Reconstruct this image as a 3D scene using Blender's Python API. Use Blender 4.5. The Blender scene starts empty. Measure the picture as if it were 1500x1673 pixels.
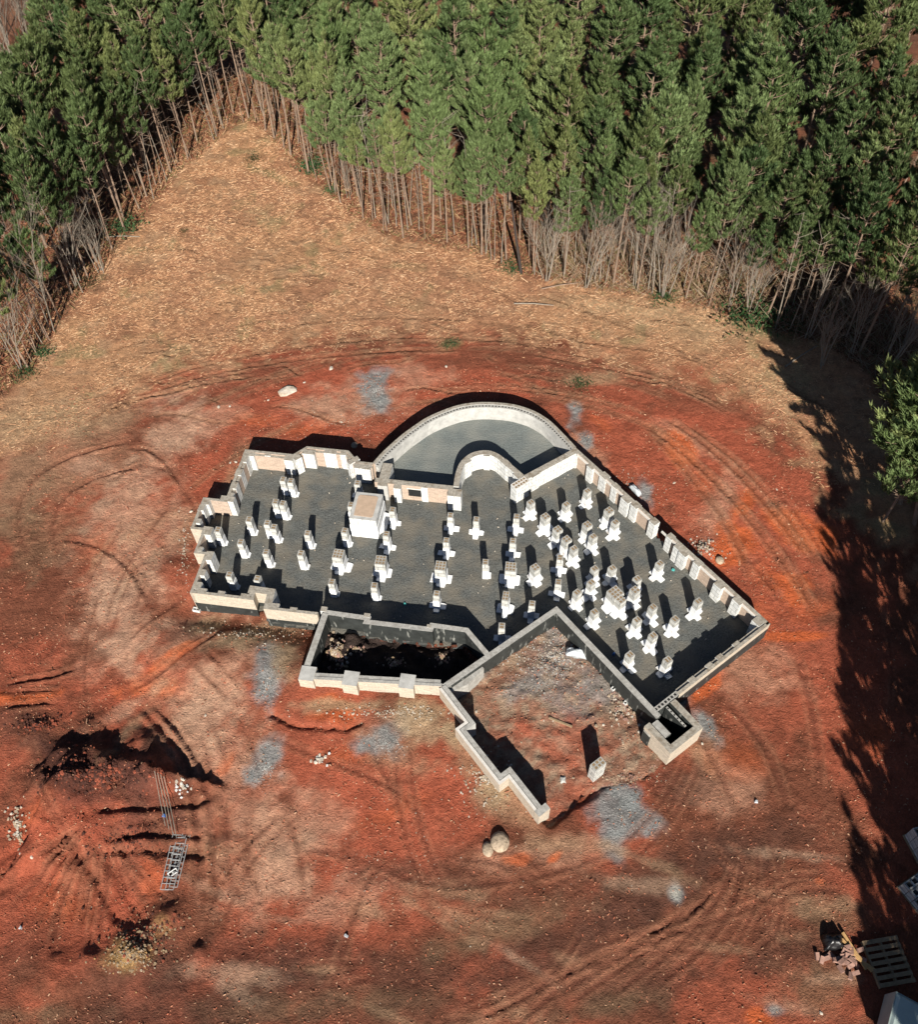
import bpy, math, random
import numpy as np
from mathutils import Vector, Matrix
random.seed(7); rng = np.random.default_rng(11)
sc = bpy.context.scene
COL = sc.collection

# ------------------------------------------------------------------ camera
FP = 1470.6; PIT = math.radians(52.539); ROL = math.radians(-2.2456); CH = 25.6
F_ = np.array([0, math.cos(PIT), -math.sin(PIT)]); R_ = np.array([1, 0, 0.]); U_ = np.cross(R_, F_)
cr, sr = math.cos(ROL), math.sin(ROL); R_, U_ = cr*R_+sr*U_, -sr*R_+cr*U_
CAMP = np.array([0, 0, CH])
cd = bpy.data.cameras.new('camera'); cam = bpy.data.objects.new('camera', cd); COL.objects.link(cam)
cd.sensor_fit = 'VERTICAL'; cd.sensor_height = 24; cd.lens = 24*FP/1673; cd.clip_end = 500; cd.clip_start = .5
M = Matrix(((R_[0], U_[0], -F_[0], 0), (R_[1], U_[1], -F_[1], 0), (R_[2], U_[2], -F_[2], CH), (0, 0, 0, 1)))
cam.matrix_world = M; sc.camera = cam

def at(x, y, z=0.0):                       # photo pixel -> world point at height z
    d = (x-750)/FP*R_-(y-836.5)/FP*U_+F_
    return CAMP+(z-CH)/d[2]*d
def pxof(P):
    v = np.asarray(P, float)-CAMP; zz = v@F_
    return 750+FP*(v@R_)/zz, 836.5-FP*(v@U_)/zz

# ------------------------------------------------------------------ light
SUN_EL = math.radians(31.5); SH = math.radians(91.6)
w = bpy.data.worlds.new('World'); sc.world = w; w.use_nodes = True
nt = w.node_tree; bg = nt.nodes['Background']; sky = nt.nodes.new('ShaderNodeTexSky')
sky.sky_type = 'NISHITA'; sky.sun_disc = False; sky.sun_elevation = SUN_EL; sky.sun_rotation = math.radians(181.6); sky.air_density = .55; sky.dust_density = .2
nt.links.new(sky.outputs[0], bg.inputs[0]); bg.inputs[1].default_value = 0.05
sd = bpy.data.lights.new('sun', 'SUN'); sd.energy = 5.0; sd.angle = math.radians(.5); sd.color = (1, .95, .865)
so = bpy.data.objects.new('sun', sd); COL.objects.link(so)
ldir = Vector((math.cos(SH)*math.cos(SUN_EL), math.sin(SH)*math.cos(SUN_EL), -math.sin(SUN_EL)))
so.rotation_euler = ldir.to_track_quat('-Z', 'Y').to_euler(); so.location = (0, -20, 40)
sc.view_settings.view_transform = 'Standard'; sc.view_settings.look = 'None'
sc.view_settings.exposure = 0.68; sc.view_settings.gamma = 1
sc.render.engine = 'CYCLES'; sc.cycles.diffuse_bounces = 1

# ------------------------------------------------------------------ helpers
def tag(o, label=None, cat=None, group=None, kind=None):
    if label: o['label'] = label
    if cat: o['category'] = cat
    if group: o['group'] = group
    if kind: o['kind'] = kind
    return o
def empty(name, loc=(0, 0, 0), rz=0):
    o = bpy.data.objects.new(name, None); COL.objects.link(o); o.location = loc; o.rotation_euler = (0, 0, rz)
    o.empty_display_size = .2
    return o
class MB:
    def __init__(s): s.v = []; s.f = []; s.m = []; s.uv = []
    def face(s, pts, mat=0, uvs=None):
        n = len(s.v); s.v += [tuple(p) for p in pts]; s.f.append(list(range(n, n+len(pts)))); s.m.append(mat)
        s.uv += list(uvs) if uvs else [(p[0], p[1]) for p in pts]
    def prism(s, poly, z0, z1, side=0, top=0, taper=0, bottom=False, uoff=0, mats=None):
        # poly CCW list of (x,y); taper: shrink of the top towards the centre
        cx = sum(p[0] for p in poly)/len(poly); cy = sum(p[1] for p in poly)/len(poly)
        tp = [(cx+(p[0]-cx)*(1-taper), cy+(p[1]-cy)*(1-taper)) for p in poly]
        u = uoff; n = len(poly)
        for i in range(n):
            a, b = poly[i], poly[(i+1) % n]; ta, tb = tp[i], tp[(i+1) % n]
            L = math.hypot(b[0]-a[0], b[1]-a[1])
            s.face([(a[0], a[1], z0), (b[0], b[1], z0), (tb[0], tb[1], z1), (ta[0], ta[1], z1)], mats[i] if mats else side,
                   [(u, z0), (u+L, z0), (u+L, z1), (u, z1)]); u += L
        s.face([(p[0], p[1], z1) for p in tp], top)
        if bottom: s.face([(p[0], p[1], z0) for p in reversed(poly)], side)
    def box(s, c, size, rz=0, side=0, top=0, z0=0, z1=1, **k):
        ca, sa = math.cos(rz), math.sin(rz); a, b = size[0]/2, size[1]/2
        s.prism([(c[0]+ca*x-sa*y, c[1]+sa*x+ca*y) for x, y in ((-a, -b), (a, -b), (a, b), (-a, b))], z0, z1, side, top, **k)
    def tube(s, pts, rads, n=6, mat=0):
        pts = [Vector(p) for p in pts]; rings = []
        for i, p in enumerate(pts):
            d = (pts[min(i+1, len(pts)-1)]-pts[max(i-1, 0)]).normalized()
            x = d.orthogonal().normalized() if i == 0 else (lx-d*lx.dot(d)).normalized(); lx = x; y = d.cross(x)
            b = len(s.v)
            for k in range(n):
                a = 2*math.pi*k/n; s.v.append(tuple(p+(x*math.cos(a)+y*math.sin(a))*rads[i]))
            rings.append(b)
        for i in range(len(rings)-1):
            for k in range(n):
                k2 = (k+1) % n; s.f.append([rings[i]+k, rings[i]+k2, rings[i+1]+k2, rings[i+1]+k]); s.m.append(mat)
                s.uv += [(k/n, i), ((k+1)/n, i), ((k+1)/n, i+1), (k/n, i+1)]
    def mesh(s, name, mats):
        me = bpy.data.meshes.new(name); me.from_pydata(s.v, [], s.f); me.update()
        for m in mats: me.materials.append(m)
        me.polygons.foreach_set('material_index', s.m)
        uv = me.uv_layers.new(name='UVMap'); uv.data.foreach_set('uv', np.array(s.uv, 'f').ravel())
        return me
    def build(s, name, mats, parent=None):
        if not isinstance(mats, (list, tuple)): mats = [mats]
        o = bpy.data.objects.new(name, s.mesh(name, mats)); COL.objects.link(o)
        if parent: o.parent = parent
        return o

def hsh(ix, iy, seed):
    n = (ix*374761393+iy*668265263+seed*974634777) & 0xffffffff
    n = ((n ^ (n >> 13))*1274126177) & 0xffffffff
    return ((n ^ (n >> 16)) & 0xffff)/65535.0
def vnoise(x, y, seed=0):
    x = np.asarray(x, float); y = np.asarray(y, float)
    ix = np.floor(x).astype(np.int64); iy = np.floor(y).astype(np.int64); fx = x-ix; fy = y-iy
    fx = fx*fx*(3-2*fx); fy = fy*fy*(3-2*fy)
    a = hsh(ix, iy, seed); b = hsh(ix+1, iy, seed); c = hsh(ix, iy+1, seed); d = hsh(ix+1, iy+1, seed)
    return (a*(1-fx)+b*fx)*(1-fy)+(c*(1-fx)+d*fx)*fy
def fbm(x, y, seed=0, o=4):
    r = 0; a = .5; t = 0
    for i in range(o):
        r = r+a*vnoise(x*2**i+i*17.3, y*2**i-i*9.1, seed+i*31); t += a; a *= .55
    return r/t
def sstep(a, b, x):
    t = np.clip((x-a)/(b-a), 0, 1); return t*t*(3-2*t)
def pdist(X, Y, line):
    """distance to polyline and arc length of the nearest point"""
    D = np.full(X.shape, 1e9); S = np.zeros(X.shape); SD = np.zeros(X.shape); acc = 0
    for (x0, y0), (x1, y1) in zip(line[:-1], line[1:]):
        dx, dy = x1-x0, y1-y0; L2 = dx*dx+dy*dy+1e-12; L = math.sqrt(L2)
        t = np.clip(((X-x0)*dx+(Y-y0)*dy)/L2, 0, 1); ex = X-x0-t*dx; ey = Y-y0-t*dy
        d = np.hypot(ex, ey); m = d < D; D = np.where(m, d, D); S = np.where(m, acc+t*L, S)
        SD = np.where(m, np.sign(dx*ey-dy*ex), SD); acc += L
    return D, S, SD
def inside(X, Y, poly):
    r = np.zeros(X.shape, bool); n = len(poly)
    for i in range(n):
        x0, y0 = poly[i]; x1, y1 = poly[(i+1) % n]
        if y0 == y1: continue
        c = ((y0 > Y) != (y1 > Y)) & (X < (x1-x0)*(Y-y0)/(y1-y0)+x0); r ^= c
    return r
def W2(pts, z=0): return [tuple(at(x, y, z)[:2]) for x, y in pts]
def smooth(pts, n=6):
    out = []; P = [pts[0]]+list(pts)+[pts[-1]]
    for i in range(1, len(P)-2):
        for k in range(n):
            t = k/n; p0, p1, p2, p3 = P[i-1], P[i], P[i+1], P[i+2]
            out.append(tuple(.5*(2*p1[j]+(p2[j]-p0[j])*t+(2*p0[j]-5*p1[j]+4*p2[j]-p3[j])*t*t+(3*p1[j]-p0[j]-3*p2[j]+p3[j])*t**3) for j in (0, 1)))
    out.append(tuple(pts[-1])); return out
AB = math.radians(-10.46); AW = math.radians(-55.08)     # the two axes of the house
def LB(u, v): return (u*math.cos(AB)-v*math.sin(AB), u*math.sin(AB)+v*math.cos(AB))
def WG(u, v): return (u*math.cos(AW)-v*math.sin(AW), u*math.sin(AW)+v*math.cos(AW))

# ------------------------------------------------------------------ materials
def mat(name, col, rough=.9, noise=(8, .25), bump=.0, bscale=40, fn=None, spec=.2):
    m = bpy.data.materials.new(name); m.use_nodes = True; n = m.node_tree; b = n.nodes['Principled BSDF']
    b.inputs['Roughness'].default_value = rough; b.inputs['Specular IOR Level'].default_value = spec
    L = n.links; geo = n.nodes.new('ShaderNodeNewGeometry')
    tn = n.nodes.new('ShaderNodeTexNoise'); tn.inputs['Scale'].default_value = noise[0]; tn.inputs['Detail'].default_value = 8
    tn.inputs['Roughness'].default_value = .65
    L.new(geo.outputs['Position'], tn.inputs['Vector'])
    rm = n.nodes.new('ShaderNodeMapRange'); rm.inputs[1].default_value = .3; rm.inputs[2].default_value = .7
    rm.inputs[3].default_value = 1-noise[1]; rm.inputs[4].default_value = 1+noise[1]*.7
    L.new(tn.outputs[0], rm.inputs[0])
    mx = n.nodes.new('ShaderNodeMix'); mx.data_type = 'RGBA'; mx.blend_type = 'MULTIPLY'; mx.inputs[0].default_value = 1
    mx.inputs[6].default_value = (*col, 1); L.new(rm.outputs[0], mx.inputs[7])
    out = mx.outputs[2]
    if fn: out = fn(n, L, geo, out, b)
    L.new(out, b.inputs['Base Color'])
    if bump:
        bn = n.nodes.new('ShaderNodeTexNoise'); bn.inputs['Scale'].default_value = bscale; bn.inputs['Detail'].default_value = 6
        L.new(geo.outputs['Position'], bn.inputs['Vector'])
        bp = n.nodes.new('ShaderNodeBump'); bp.inputs['Strength'].default_value = bump; bp.inputs['Distance'].default_value = .03
        L.new(bn.outputs[0], bp.inputs['Height']); L.new(bp.outputs[0], b.inputs['Normal'])
    return m
def bricks(wd, ht, mortar, mc, var=.25, msize=.012):
    def fn(n, L, geo, col, b):
        uv = n.nodes.new('ShaderNodeTexCoord'); br = n.nodes.new('ShaderNodeTexBrick')
        br.inputs['Scale'].default_value = 1; br.inputs['Brick Width'].default_value = wd; br.inputs['Row Height'].default_value = ht
        br.inputs['Mortar Size'].default_value = msize; br.inputs['Mortar Smooth'].default_value = .3; br.inputs['Bias'].default_value = 0
        br.inputs['Color1'].default_value = (1+var, 1+var*.9, 1+var*.8, 1); br.inputs['Color2'].default_value = (1-var, 1-var, 1-var, 1)
        br.inputs['Mortar'].default_value = (*mc, 1)
        L.new(uv.outputs['UV'], br.inputs['Vector'])
        m2 = n.nodes.new('ShaderNodeMix'); m2.data_type = 'RGBA'; m2.blend_type = 'MULTIPLY'; m2.inputs[0].default_value = 1
        L.new(col, m2.inputs[6]); L.new(br.outputs['Color'], m2.inputs[7]); return m2.outputs[2]
    return fn
def streaks(n, L, geo, col, b):
    mp = n.nodes.new('ShaderNodeMapping'); mp.inputs['Scale'].default_value = (4.5, 4.5, 1.1)
    t = n.nodes.new('ShaderNodeTexNoise'); t.inputs['Scale'].default_value = 1.6; t.inputs['Detail'].default_value = 5
    L.new(geo.outputs['Position'], mp.inputs['Vector']); L.new(mp.outputs[0], t.inputs['Vector'])
    r = n.nodes.new('ShaderNodeValToRGB'); r.color_ramp.elements[0].position = .60; r.color_ramp.elements[1].position = .74
    r.color_ramp.elements[0].color = (0, 0, 0, 1); r.color_ramp.elements[1].color = (.75, .75, .75, 1)
    L.new(t.outputs[0], r.inputs[0]); m = n.nodes.new('ShaderNodeMix'); m.data_type = 'RGBA'
    L.new(r.outputs[0], m.inputs[0]); L.new(col, m.inputs[6]); m.inputs[7].default_value = (.42, .42, .38, 1); return m.outputs[2]
def mottle(c2, sc_=3, lo=.45, hi=.6):
    def fn(n, L, geo, col, b):
        t = n.nodes.new('ShaderNodeTexNoise'); t.inputs['Scale'].default_value = sc_; t.inputs['Detail'].default_value = 6
        L.new(geo.outputs['Position'], t.inputs['Vector'])
        r = n.nodes.new('ShaderNodeMapRange'); r.inputs[1].default_value = lo; r.inputs[2].default_value = hi; L.new(t.outputs[0], r.inputs[0])
        m = n.nodes.new('ShaderNodeMix'); m.data_type = 'RGBA'; L.new(r.outputs[0], m.inputs[0]); L.new(col, m.inputs[6]); m.inputs[7].default_value = (*c2, 1); return m.outputs[2]
    return fn
MT = {}
MT['brick_tan'] = mat('tan_brick', (.50, .43, .34), noise=(14, .22), fn=bricks(.2, .067, 0, (.80, .80, .80), .12, .008))
MT['brick_pink'] = mat('pink_brick', (.43, .325, .25), noise=(14, .2), fn=bricks(.2, .067, 0, (1.15, 1.2, 1.25), .14, .009))
MT['block'] = mat('concrete_block', (.48, .475, .44), noise=(9, .22), bump=.25, fn=bricks(.4, .2, 0, (.5, .5, .5), .1, .016))
MT['block_white'] = mat('pale_block', (.66, .66, .635), noise=(7, .18), bump=.25, fn=bricks(.3, .2, 0, (.62, .62, .6), .07, .016))
MT['paint'] = mat('white_paint', (.80, .81, .81), noise=(20, .12), bump=.3, rough=.6, fn=mottle((.56, .48, .41), 5, .58, .74))
MT['tar'] = mat('tar_coating', (.035, .038, .036), noise=(3, .4), fn=streaks, rough=.6)
MT['top'] = mat('wall_top_mortar', (.36, .325, .27), noise=(11, .38), bump=.5, bscale=25, fn=mottle((.20, .16, .115), 6, .5, .72))
MT['top_grey'] = mat('grey_block_top', (.40, .385, .35), noise=(9, .32), bump=.4, fn=mottle((.26, .24, .21), 5, .5, .75))
MT['ledge'] = mat('pale_mortar_ledge', (.66, .62, .56), noise=(15, .2))
MT['core'] = mat('block_core_mortar', (.26, .18, .10), noise=(20, .4))
MT['hole'] = mat('open_block_core', (.02, .02, .02))
MT['clay'] = mat('chimney_clay_fill', (.48, .35, .25), noise=(5, .18), bump=.2)
MT['conc'] = mat('poured_concrete', (.46, .45, .42), noise=(4, .25), bump=.2)
MT['gravel'] = mat('grey_gravel', (.115, .119, .111), noise=(24, .55), bump=1.0, bscale=16, fn=mottle((.16, .145, .118), 1.3, .42, .66))
MT['patio'] = mat('smooth_gravel', (.155, .172, .165), noise=(26, .38), bump=.8, bscale=14, fn=mottle((.205, .21, .19), 1.1, .4, .66))
MT['bark'] = mat('pine_bark', (.25, .175, .125), noise=(6, .35), bump=.6, bscale=30)
MT['bark_grey'] = mat('grey_bark', (.255, .215, .17), noise=(9, .3), bump=.4)
MT['stone'] = mat('pale_stone', (.52, .46, .38), noise=(6, .28), bump=.8, bscale=12, fn=mottle((.36, .28, .20), 4, .5, .7))
MT['boulder'] = mat('tan_boulder', (.40, .31, .22), noise=(9, .5), bump=.8, bscale=14)
MT['plastic'] = mat('plastic_sheet', (.50, .53, .55), noise=(5, .3), bump=.6, bscale=8, rough=.3, spec=.5)
MT['wood'] = mat('pallet_wood', (.30, .215, .13), noise=(10, .3), bump=.3)
MT['cutwood'] = mat('yellow_timber', (.50, .30, .13), noise=(9, .25))
MT['redbrick'] = mat('red_brick', (.34, .20, .155), noise=(9, .3), bump=.3)
MT['steel'] = mat('grey_steel_wire', (.36, .36, .35), noise=(20, .2), rough=.5, spec=.5)
MT['blue'] = mat('blue_litter', (.06, .16, .42), noise=(20, .2))
MT['teal'] = mat('teal_litter', (.08, .38, .36), noise=(20, .2))
MT['black'] = mat('black_bag', (.012, .011, .012), noise=(10, .3), bump=.8, bscale=6, rough=.35, spec=.5)
def foliage(name, c1, c2, c3):
    m = bpy.data.materials.new(name); m.use_nodes = True; n = m.node_tree; b = n.nodes['Principled BSDF']; L = n.links
    oi = n.nodes.new('ShaderNodeObjectInfo'); r = n.nodes.new('ShaderNodeValToRGB'); e = r.color_ramp.elements
    e[0].color = (*c1, 1); e[1].color = (*c3, 1); e[1].position = 1; x = e.new(.5); x.color = (*c2, 1)
    L.new(oi.outputs['Random'], r.inputs[0])
    t = n.nodes.new('ShaderNodeTexNoise'); t.inputs['Scale'].default_value = 1.6; t.inputs['Detail'].default_value = 3
    g = n.nodes.new('ShaderNodeNewGeometry'); L.new(g.outputs['Position'], t.inputs['Vector'])
    mr = n.nodes.new('ShaderNodeMapRange'); mr.inputs[1].default_value = .3; mr.inputs[2].default_value = .7; mr.inputs[3].default_value = .72; mr.inputs[4].default_value = 1.25
    L.new(t.outputs[0], mr.inputs[0]); mx = n.nodes.new('ShaderNodeMix'); mx.data_type = 'RGBA'; mx.blend_type = 'MULTIPLY'; mx.inputs[0].default_value = 1
    L.new(r.outputs[0], mx.inputs[6]); L.new(mr.outputs[0], mx.inputs[7]); L.new(mx.outputs[2], b.inputs['Base Color'])
    b.inputs['Roughness'].default_value = .65; b.inputs['Specular IOR Level'].default_value = .25
    tr = n.nodes.new('ShaderNodeBsdfTranslucent'); L.new(mx.outputs[2], tr.inputs[0])
    ms = n.nodes.new('ShaderNodeMixShader'); ms.inputs[0].default_value = .22
    L.new(b.outputs[0], ms.inputs[1]); L.new(tr.outputs[0], ms.inputs[2]); L.new(ms.outputs[0], n.nodes['Material Output'].inputs[0])
    return m
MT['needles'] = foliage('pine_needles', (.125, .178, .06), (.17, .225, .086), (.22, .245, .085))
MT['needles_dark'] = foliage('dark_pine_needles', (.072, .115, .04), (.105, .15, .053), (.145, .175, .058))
MT['shrub'] = foliage('dark_shrub_leaves', (.03, .07, .022), (.04, .085, .03), (.05, .10, .035))
def vcolmat(name, attr='Col', rough=.95, ground=False):
    m = bpy.data.materials.new(name); m.use_nodes = True; n = m.node_tree; b = n.nodes['Principled BSDF']; L = n.links
    b.inputs['Roughness'].default_value = rough; b.inputs['Specular IOR Level'].default_value = .1
    a = n.nodes.new('ShaderNodeAttribute'); a.attribute_name = attr; out = a.outputs['Color']
    if ground:
        g = n.nodes.new('ShaderNodeNewGeometry')
        def noise(s, d, rr=.65, sx=(1, 1, 1)):
            mp = n.nodes.new('ShaderNodeMapping'); mp.inputs['Scale'].default_value = sx; L.new(g.outputs['Position'], mp.inputs[0])
            t = n.nodes.new('ShaderNodeTexNoise'); t.inputs['Scale'].default_value = s; t.inputs['Detail'].default_value = d; t.inputs['Roughness'].default_value = rr
            L.new(mp.outputs[0], t.inputs['Vector']); return t.outputs[0]
        def mulr(col, f, lo, hi, a0=.3, a1=.7):
            r = n.nodes.new('ShaderNodeMapRange'); r.inputs[1].default_value = a0; r.inputs[2].default_value = a1; r.inputs[3].default_value = lo; r.inputs[4].default_value = hi
            L.new(f, r.inputs[0]); x = n.nodes.new('ShaderNodeMix'); x.data_type = 'RGBA'; x.blend_type = 'MULTIPLY'; x.inputs[0].default_value = 1
            L.new(col, x.inputs[6]); L.new(r.outputs[0], x.inputs[7]); return x.outputs[2]
        out = mulr(out, noise(2.2, 9, .7), .68, 1.28)
        out = mulr(out, noise(14, 9, .8), .62, 1.3); out = mulr(out, noise(55, 4, .7), .74, 1.2)
        # pale dusty flecks
        nf = noise(34, 3, .6); r = n.nodes.new('ShaderNodeMapRange'); r.inputs[1].default_value = .66; r.inputs[2].default_value = .74; r.inputs[4].default_value = .5
        L.new(nf, r.inputs[0]); x = n.nodes.new('ShaderNodeMix'); x.data_type = 'RGBA'; L.new(r.outputs[0], x.inputs[0]); L.new(out, x.inputs[6]); x.inputs[7].default_value = (.55, .38, .26, 1); out = x.outputs[2]
        h1 = noise(7, 10, .68); h2 = noise(28, 5, .6)
        ad = n.nodes.new('ShaderNodeMath'); ad.operation = 'MULTIPLY_ADD'; L.new(h2, ad.inputs[0]); ad.inputs[1].default_value = .3; L.new(h1, ad.inputs[2])
        bp = n.nodes.new('ShaderNodeBump'); bp.inputs['Strength'].default_value = .9; bp.inputs['Distance'].default_value = .11
        L.new(ad.outputs[0], bp.inputs['Height']); L.new(bp.outputs[0], b.inputs['Normal'])
    L.new(out, b.inputs['Base Color']); return m
MT['ground'] = vcolmat('earth', ground=True)
MT['chips'] = vcolmat('chips')

# ------------------------------------------------------------------ outlines of the house (world xy)
curve_px = [LB(-6.88, 20.41), LB(-6.6, 21.03), LB(-6.14, 21.82), LB(-5.75, 22.36), LB(-5.27, 22.93), LB(-4.43, 23.57), LB(-3.75, 23.86), LB(-3.08, 23.98), LB(-2.4, 24.0),
            LB(-1.9, 23.93), LB(-1.35, 23.74), WG(-17.18, 16.06), WG(-16.73, 16.1), WG(-16, 16.06), WG(-15.3, 16.0)]
CURVE = smooth(curve_px, 4)
ARCH = smooth([(-.16, 20.09), (-.08, 20.62), (.09, 21.14), (.38, 21.50), (.72, 21.68), (1.16, 21.70), (1.53, 21.50), (1.86, 21.11), (2.38, 20.46)], 4)
GAP0 = -11.05; GAP1 = -10.38
WT = .9
crawl = [LB(-11.6, 14.25), LB(-11.6, 15.75), LB(-12.0, 15.8), LB(-12.0, 16.75), LB(-12.42, 16.75), LB(-12.42, 17.98), LB(-11.62, 18.0), LB(-11.62, 20.36), LB(-9.85, 20.36),
         LB(-9.45, 20.78), LB(-7.88, 20.78), LB(-7.45, 20.32), LB(-6.9, 20.32), LB(-6.7, 19.65), LB(-3.9, 19.65)]+[(x, y-.05) for x, y in ARCH]+[WG(-15.3, 15.9), WG(-6.15, 15.9), WG(-6.15, 11.0),
         WG(-10.5, 10.95), WG(-10.5, 8.2), LB(-2.5, 13.85), LB(-7.2, 13.85), LB(-9.1, 13.98), LB(-9.2, 14.35), LB(-9.5, 14.3)]
patio = [LB(-6.6, 19.7), LB(-3.85, 19.7)]+ARCH+[WG(-15.3, 15.9)]+list(reversed(CURVE[2:-2]))
well = [LB(-7.2, 11.8), LB(-7.2, 13.88), LB(-2.55, 13.8), LB(-1.9, 13.15), LB(-2.9, 12.1)]
shaft = [WG(-6.05, 10.75), WG(-4.97, 10.75), WG(-4.97, 11.68), WG(-6.05, 11.68)]
garage = [WG(-10.5, 6.45), WG(-10.5, 10.95), WG(-5.0, 10.95), WG(-4.9, 9.6), WG(-5.6, 8.2), WG(-5.5, 6.45), WG(-7.2, 6.4), WG(-7.2, 6.08), WG(-9.1, 6.08), WG(-9.1, 6.42)]

# ------------------------------------------------------------------ ground
C_RED = (.42, .108, .058); C_PINK = (.52, .28, .18); C_DARK = (.105, .048, .033); C_ORANGE = (.60, .135, .045); C_STRAW = (.50, .275, .145)
C_GREY = (.27, .28, .27); C_OLIVE = (.20, .13, .075); C_FOR = (.20, .075, .042); C_YEL = (.36, .22, .09); C_BROWN = (.21, .074, .042); C_TAN = (.43, .27, .16)
mound_ridge = W2([(95, 1300), (120, 1262), (165, 1248), (240, 1262)])
frontwall = [LB(-7.3, 11.6), LB(-3.0, 11.95), WG(-9.2, 6.1), WG(-5.7, 6.1)]
leftfront = [LB(-11.8, 14.0), LB(-7.4, 13.8)]
edge_px = [(-60, 690), (0, 650), (60, 595), (105, 520), (150, 460), (230, 355), (300, 275), (350, 235), (385, 205), (412, 198), (440, 225), (500, 285), (560, 340), (625, 385), (700, 402), (775, 415), (850, 447),
           (960, 470), (1100, 485), (1200, 520), (1290, 548), (1345, 560), (1420, 610), (1475, 720), (1490, 830), (1500, 960), (1530, 1200), (1560, 1700)]
EDGE = W2(edge_px)
CLEAR = EDGE+[(14, -12), (-40, -12), (-40, EDGE[0][1]-1)]
straw_b = smooth(W2([(-300, 860), (0, 735), (120, 690), (230, 640), (330, 600), (450, 572), (600, 548), (740, 540), (880, 556), (1000, 585), (1120, 610), (1200, 645), (1290, 720), (1370, 820), (1460, 900), (1600, 950)]), 3)
STRAW = straw_b+[(60, 90), (-60, 90)]

def boxm(X, Y, line, pad):
    a = np.array(line); return (X > a[:, 0].min()-pad) & (X < a[:, 0].max()+pad) & (Y > a[:, 1].min()-pad) & (Y < a[:, 1].max()+pad)
def relief(X, Y):
    Z = .05*(fbm(X*.35, Y*.35, 3)-.5)+.10*(fbm(X*1.3, Y*1.3, 5, 4)-.5)+.06*(fbm(X*4.5, Y*4.5, 9, 3)-.5)
    d, s, sd = pdist(X, Y, frontwall); Z = Z+.30*np.exp(-(d/3.2)**2)
    d, s, sd = pdist(X, Y, leftfront); Z = Z+.22*np.exp(-((d-1.6)/.9)**2)-.30*np.exp(-(d/.55)**2)
    # dirt mound, steep on its far side
    d, s, sd = pdist(X, Y, mound_ridge)
    fall = np.where(sd > 0, 1.0, 3.2)
    wob = 1+1.3*(fbm(X*1.0, Y*1.0, 21)-.5)
    mk = np.clip(1-d/(fall*wob), 0, 1); Z = Z+.72*mk**1.2*(.35+1.2*fbm(X*1.0, Y*1.0, 23)); Z = Z+.50*np.clip(1-d/1.7, 0, 1)*(fbm(X*1.9, Y*1.9, 29, 4)-.5)
    for px, py, r, h in ((95, 1235, .4, .3), (130, 1285, .35, .35), (240, 1215, .4, .3), (60, 1280, .4, .2), (215, 1560, .75, .42), (150, 1580, .6, .2), (275, 1500, .45, .32), (325, 1560, .3, .22), (85, 1590, .7, .25), (400, 1575, .3, .12), (60, 1205, .7, .22), (10, 1165, .8, .25), (150, 1190, .5, .2), (235, 1185, .5, .18),
                         (1440, 1560, .5, .05), (545, 1185, .5, .10), (700, 1345, .6, .05), (1150, 905, .4, .22), (1100, 870, .3, .1), (300, 1440, .8, .08)):
        g = at(px, py); q = ((X-g[0])**2+(Y-g[1])**2)/r**2; Z = Z+h*np.exp(-q*1.4)*(.5+fbm(X*3, Y*3, 44))
    # leaning ruts across the mound face
    for a, b, dep, wd in (((175, 1330), (330, 1318), .11, .11), ((185, 1372), (325, 1366), .12, .10), ((180, 1392), (330, 1398), .08, .1), ((120, 1370), (190, 1500), .07, .10), ((150, 1365), (225, 1490), .05, .09), ((110, 1370), (0, 1455), .06, .12), ((95, 1340), (-10, 1410), .06, .12)):
        d, s, sd = pdist(X, Y, W2([a, b])); dd = d*np.where(sd > 0, 1, -1)
        dd = dd+.12*(fbm(X*2.5, Y*2.5, 61)-.5); Z = Z-dep*np.exp(-(dd/wd)**2)+dep*.6*np.exp(-((dd+wd*1.9)/wd)**2)
    # eroded bank at the garage mouth
    d, s, sd = pdist(X, Y, BANK); dd = d*sd+.25*(fbm(X*3, Y*3, 71)-.5)
    Z = Z-.16*np.exp(-(dd/.09)**2)*np.exp(-(np.maximum(d-.3, 0))**2)
    d, s, sd = pdist(X, Y, BANK2); dd = d*sd+.2*(fbm(X*3, Y*3, 72)-.5); Z = Z-.15*np.exp(-(dd/.08)**2)
    fa = np.clip(.2+1.4*fbm(X*.9, Y*.9, 81), 0, 1); Z = np.array(Z); wig = .05*(fbm(X*2.5, Y*2.5, 83)-.5)
    for line, wd, dep, tread in TRACKS:
        m = boxm(X, Y, line, wd*3)
        if not m.any(): continue
        d, s, sd = pdist(X[m], Y[m], line); d = np.abs(d+wig[m]); L = s.max(); fade = sstep(0, .8, s)*sstep(0, .8, L-s)*fa[m]
        prof = -np.exp(-(d/(wd*.5))**4)+.8*np.exp(-((d-wd*.8)/(wd*.28))**2)
        tr = 0 if not tread else .35*np.exp(-(d/(wd*.55))**4)*np.sin(s*2*math.pi/.22)
        Z[m] += dep*fade*(prof+tr)
    return Z
BANK = smooth(W2([(900, 1352), (935, 1325), (965, 1300), (1000, 1275), (1040, 1245), (1088, 1240)]), 4)
BANK2 = smooth(W2([(445, 1175), (480, 1190), (520, 1195), (565, 1198), (590, 1185)]), 4)
TRACKS = []
def track(pts, wd=.20, dep=.05, tread=False, pair=0):
    l = smooth(W2(pts), 5); TRACKS.append((l, wd, dep, tread))
    for k in range(pair):
        TRACKS.append(([(x+.12*(k+1)*0+(.42*(k+1)), y+.1*(k+1)) for x, y in l], wd, dep, tread))
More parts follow.
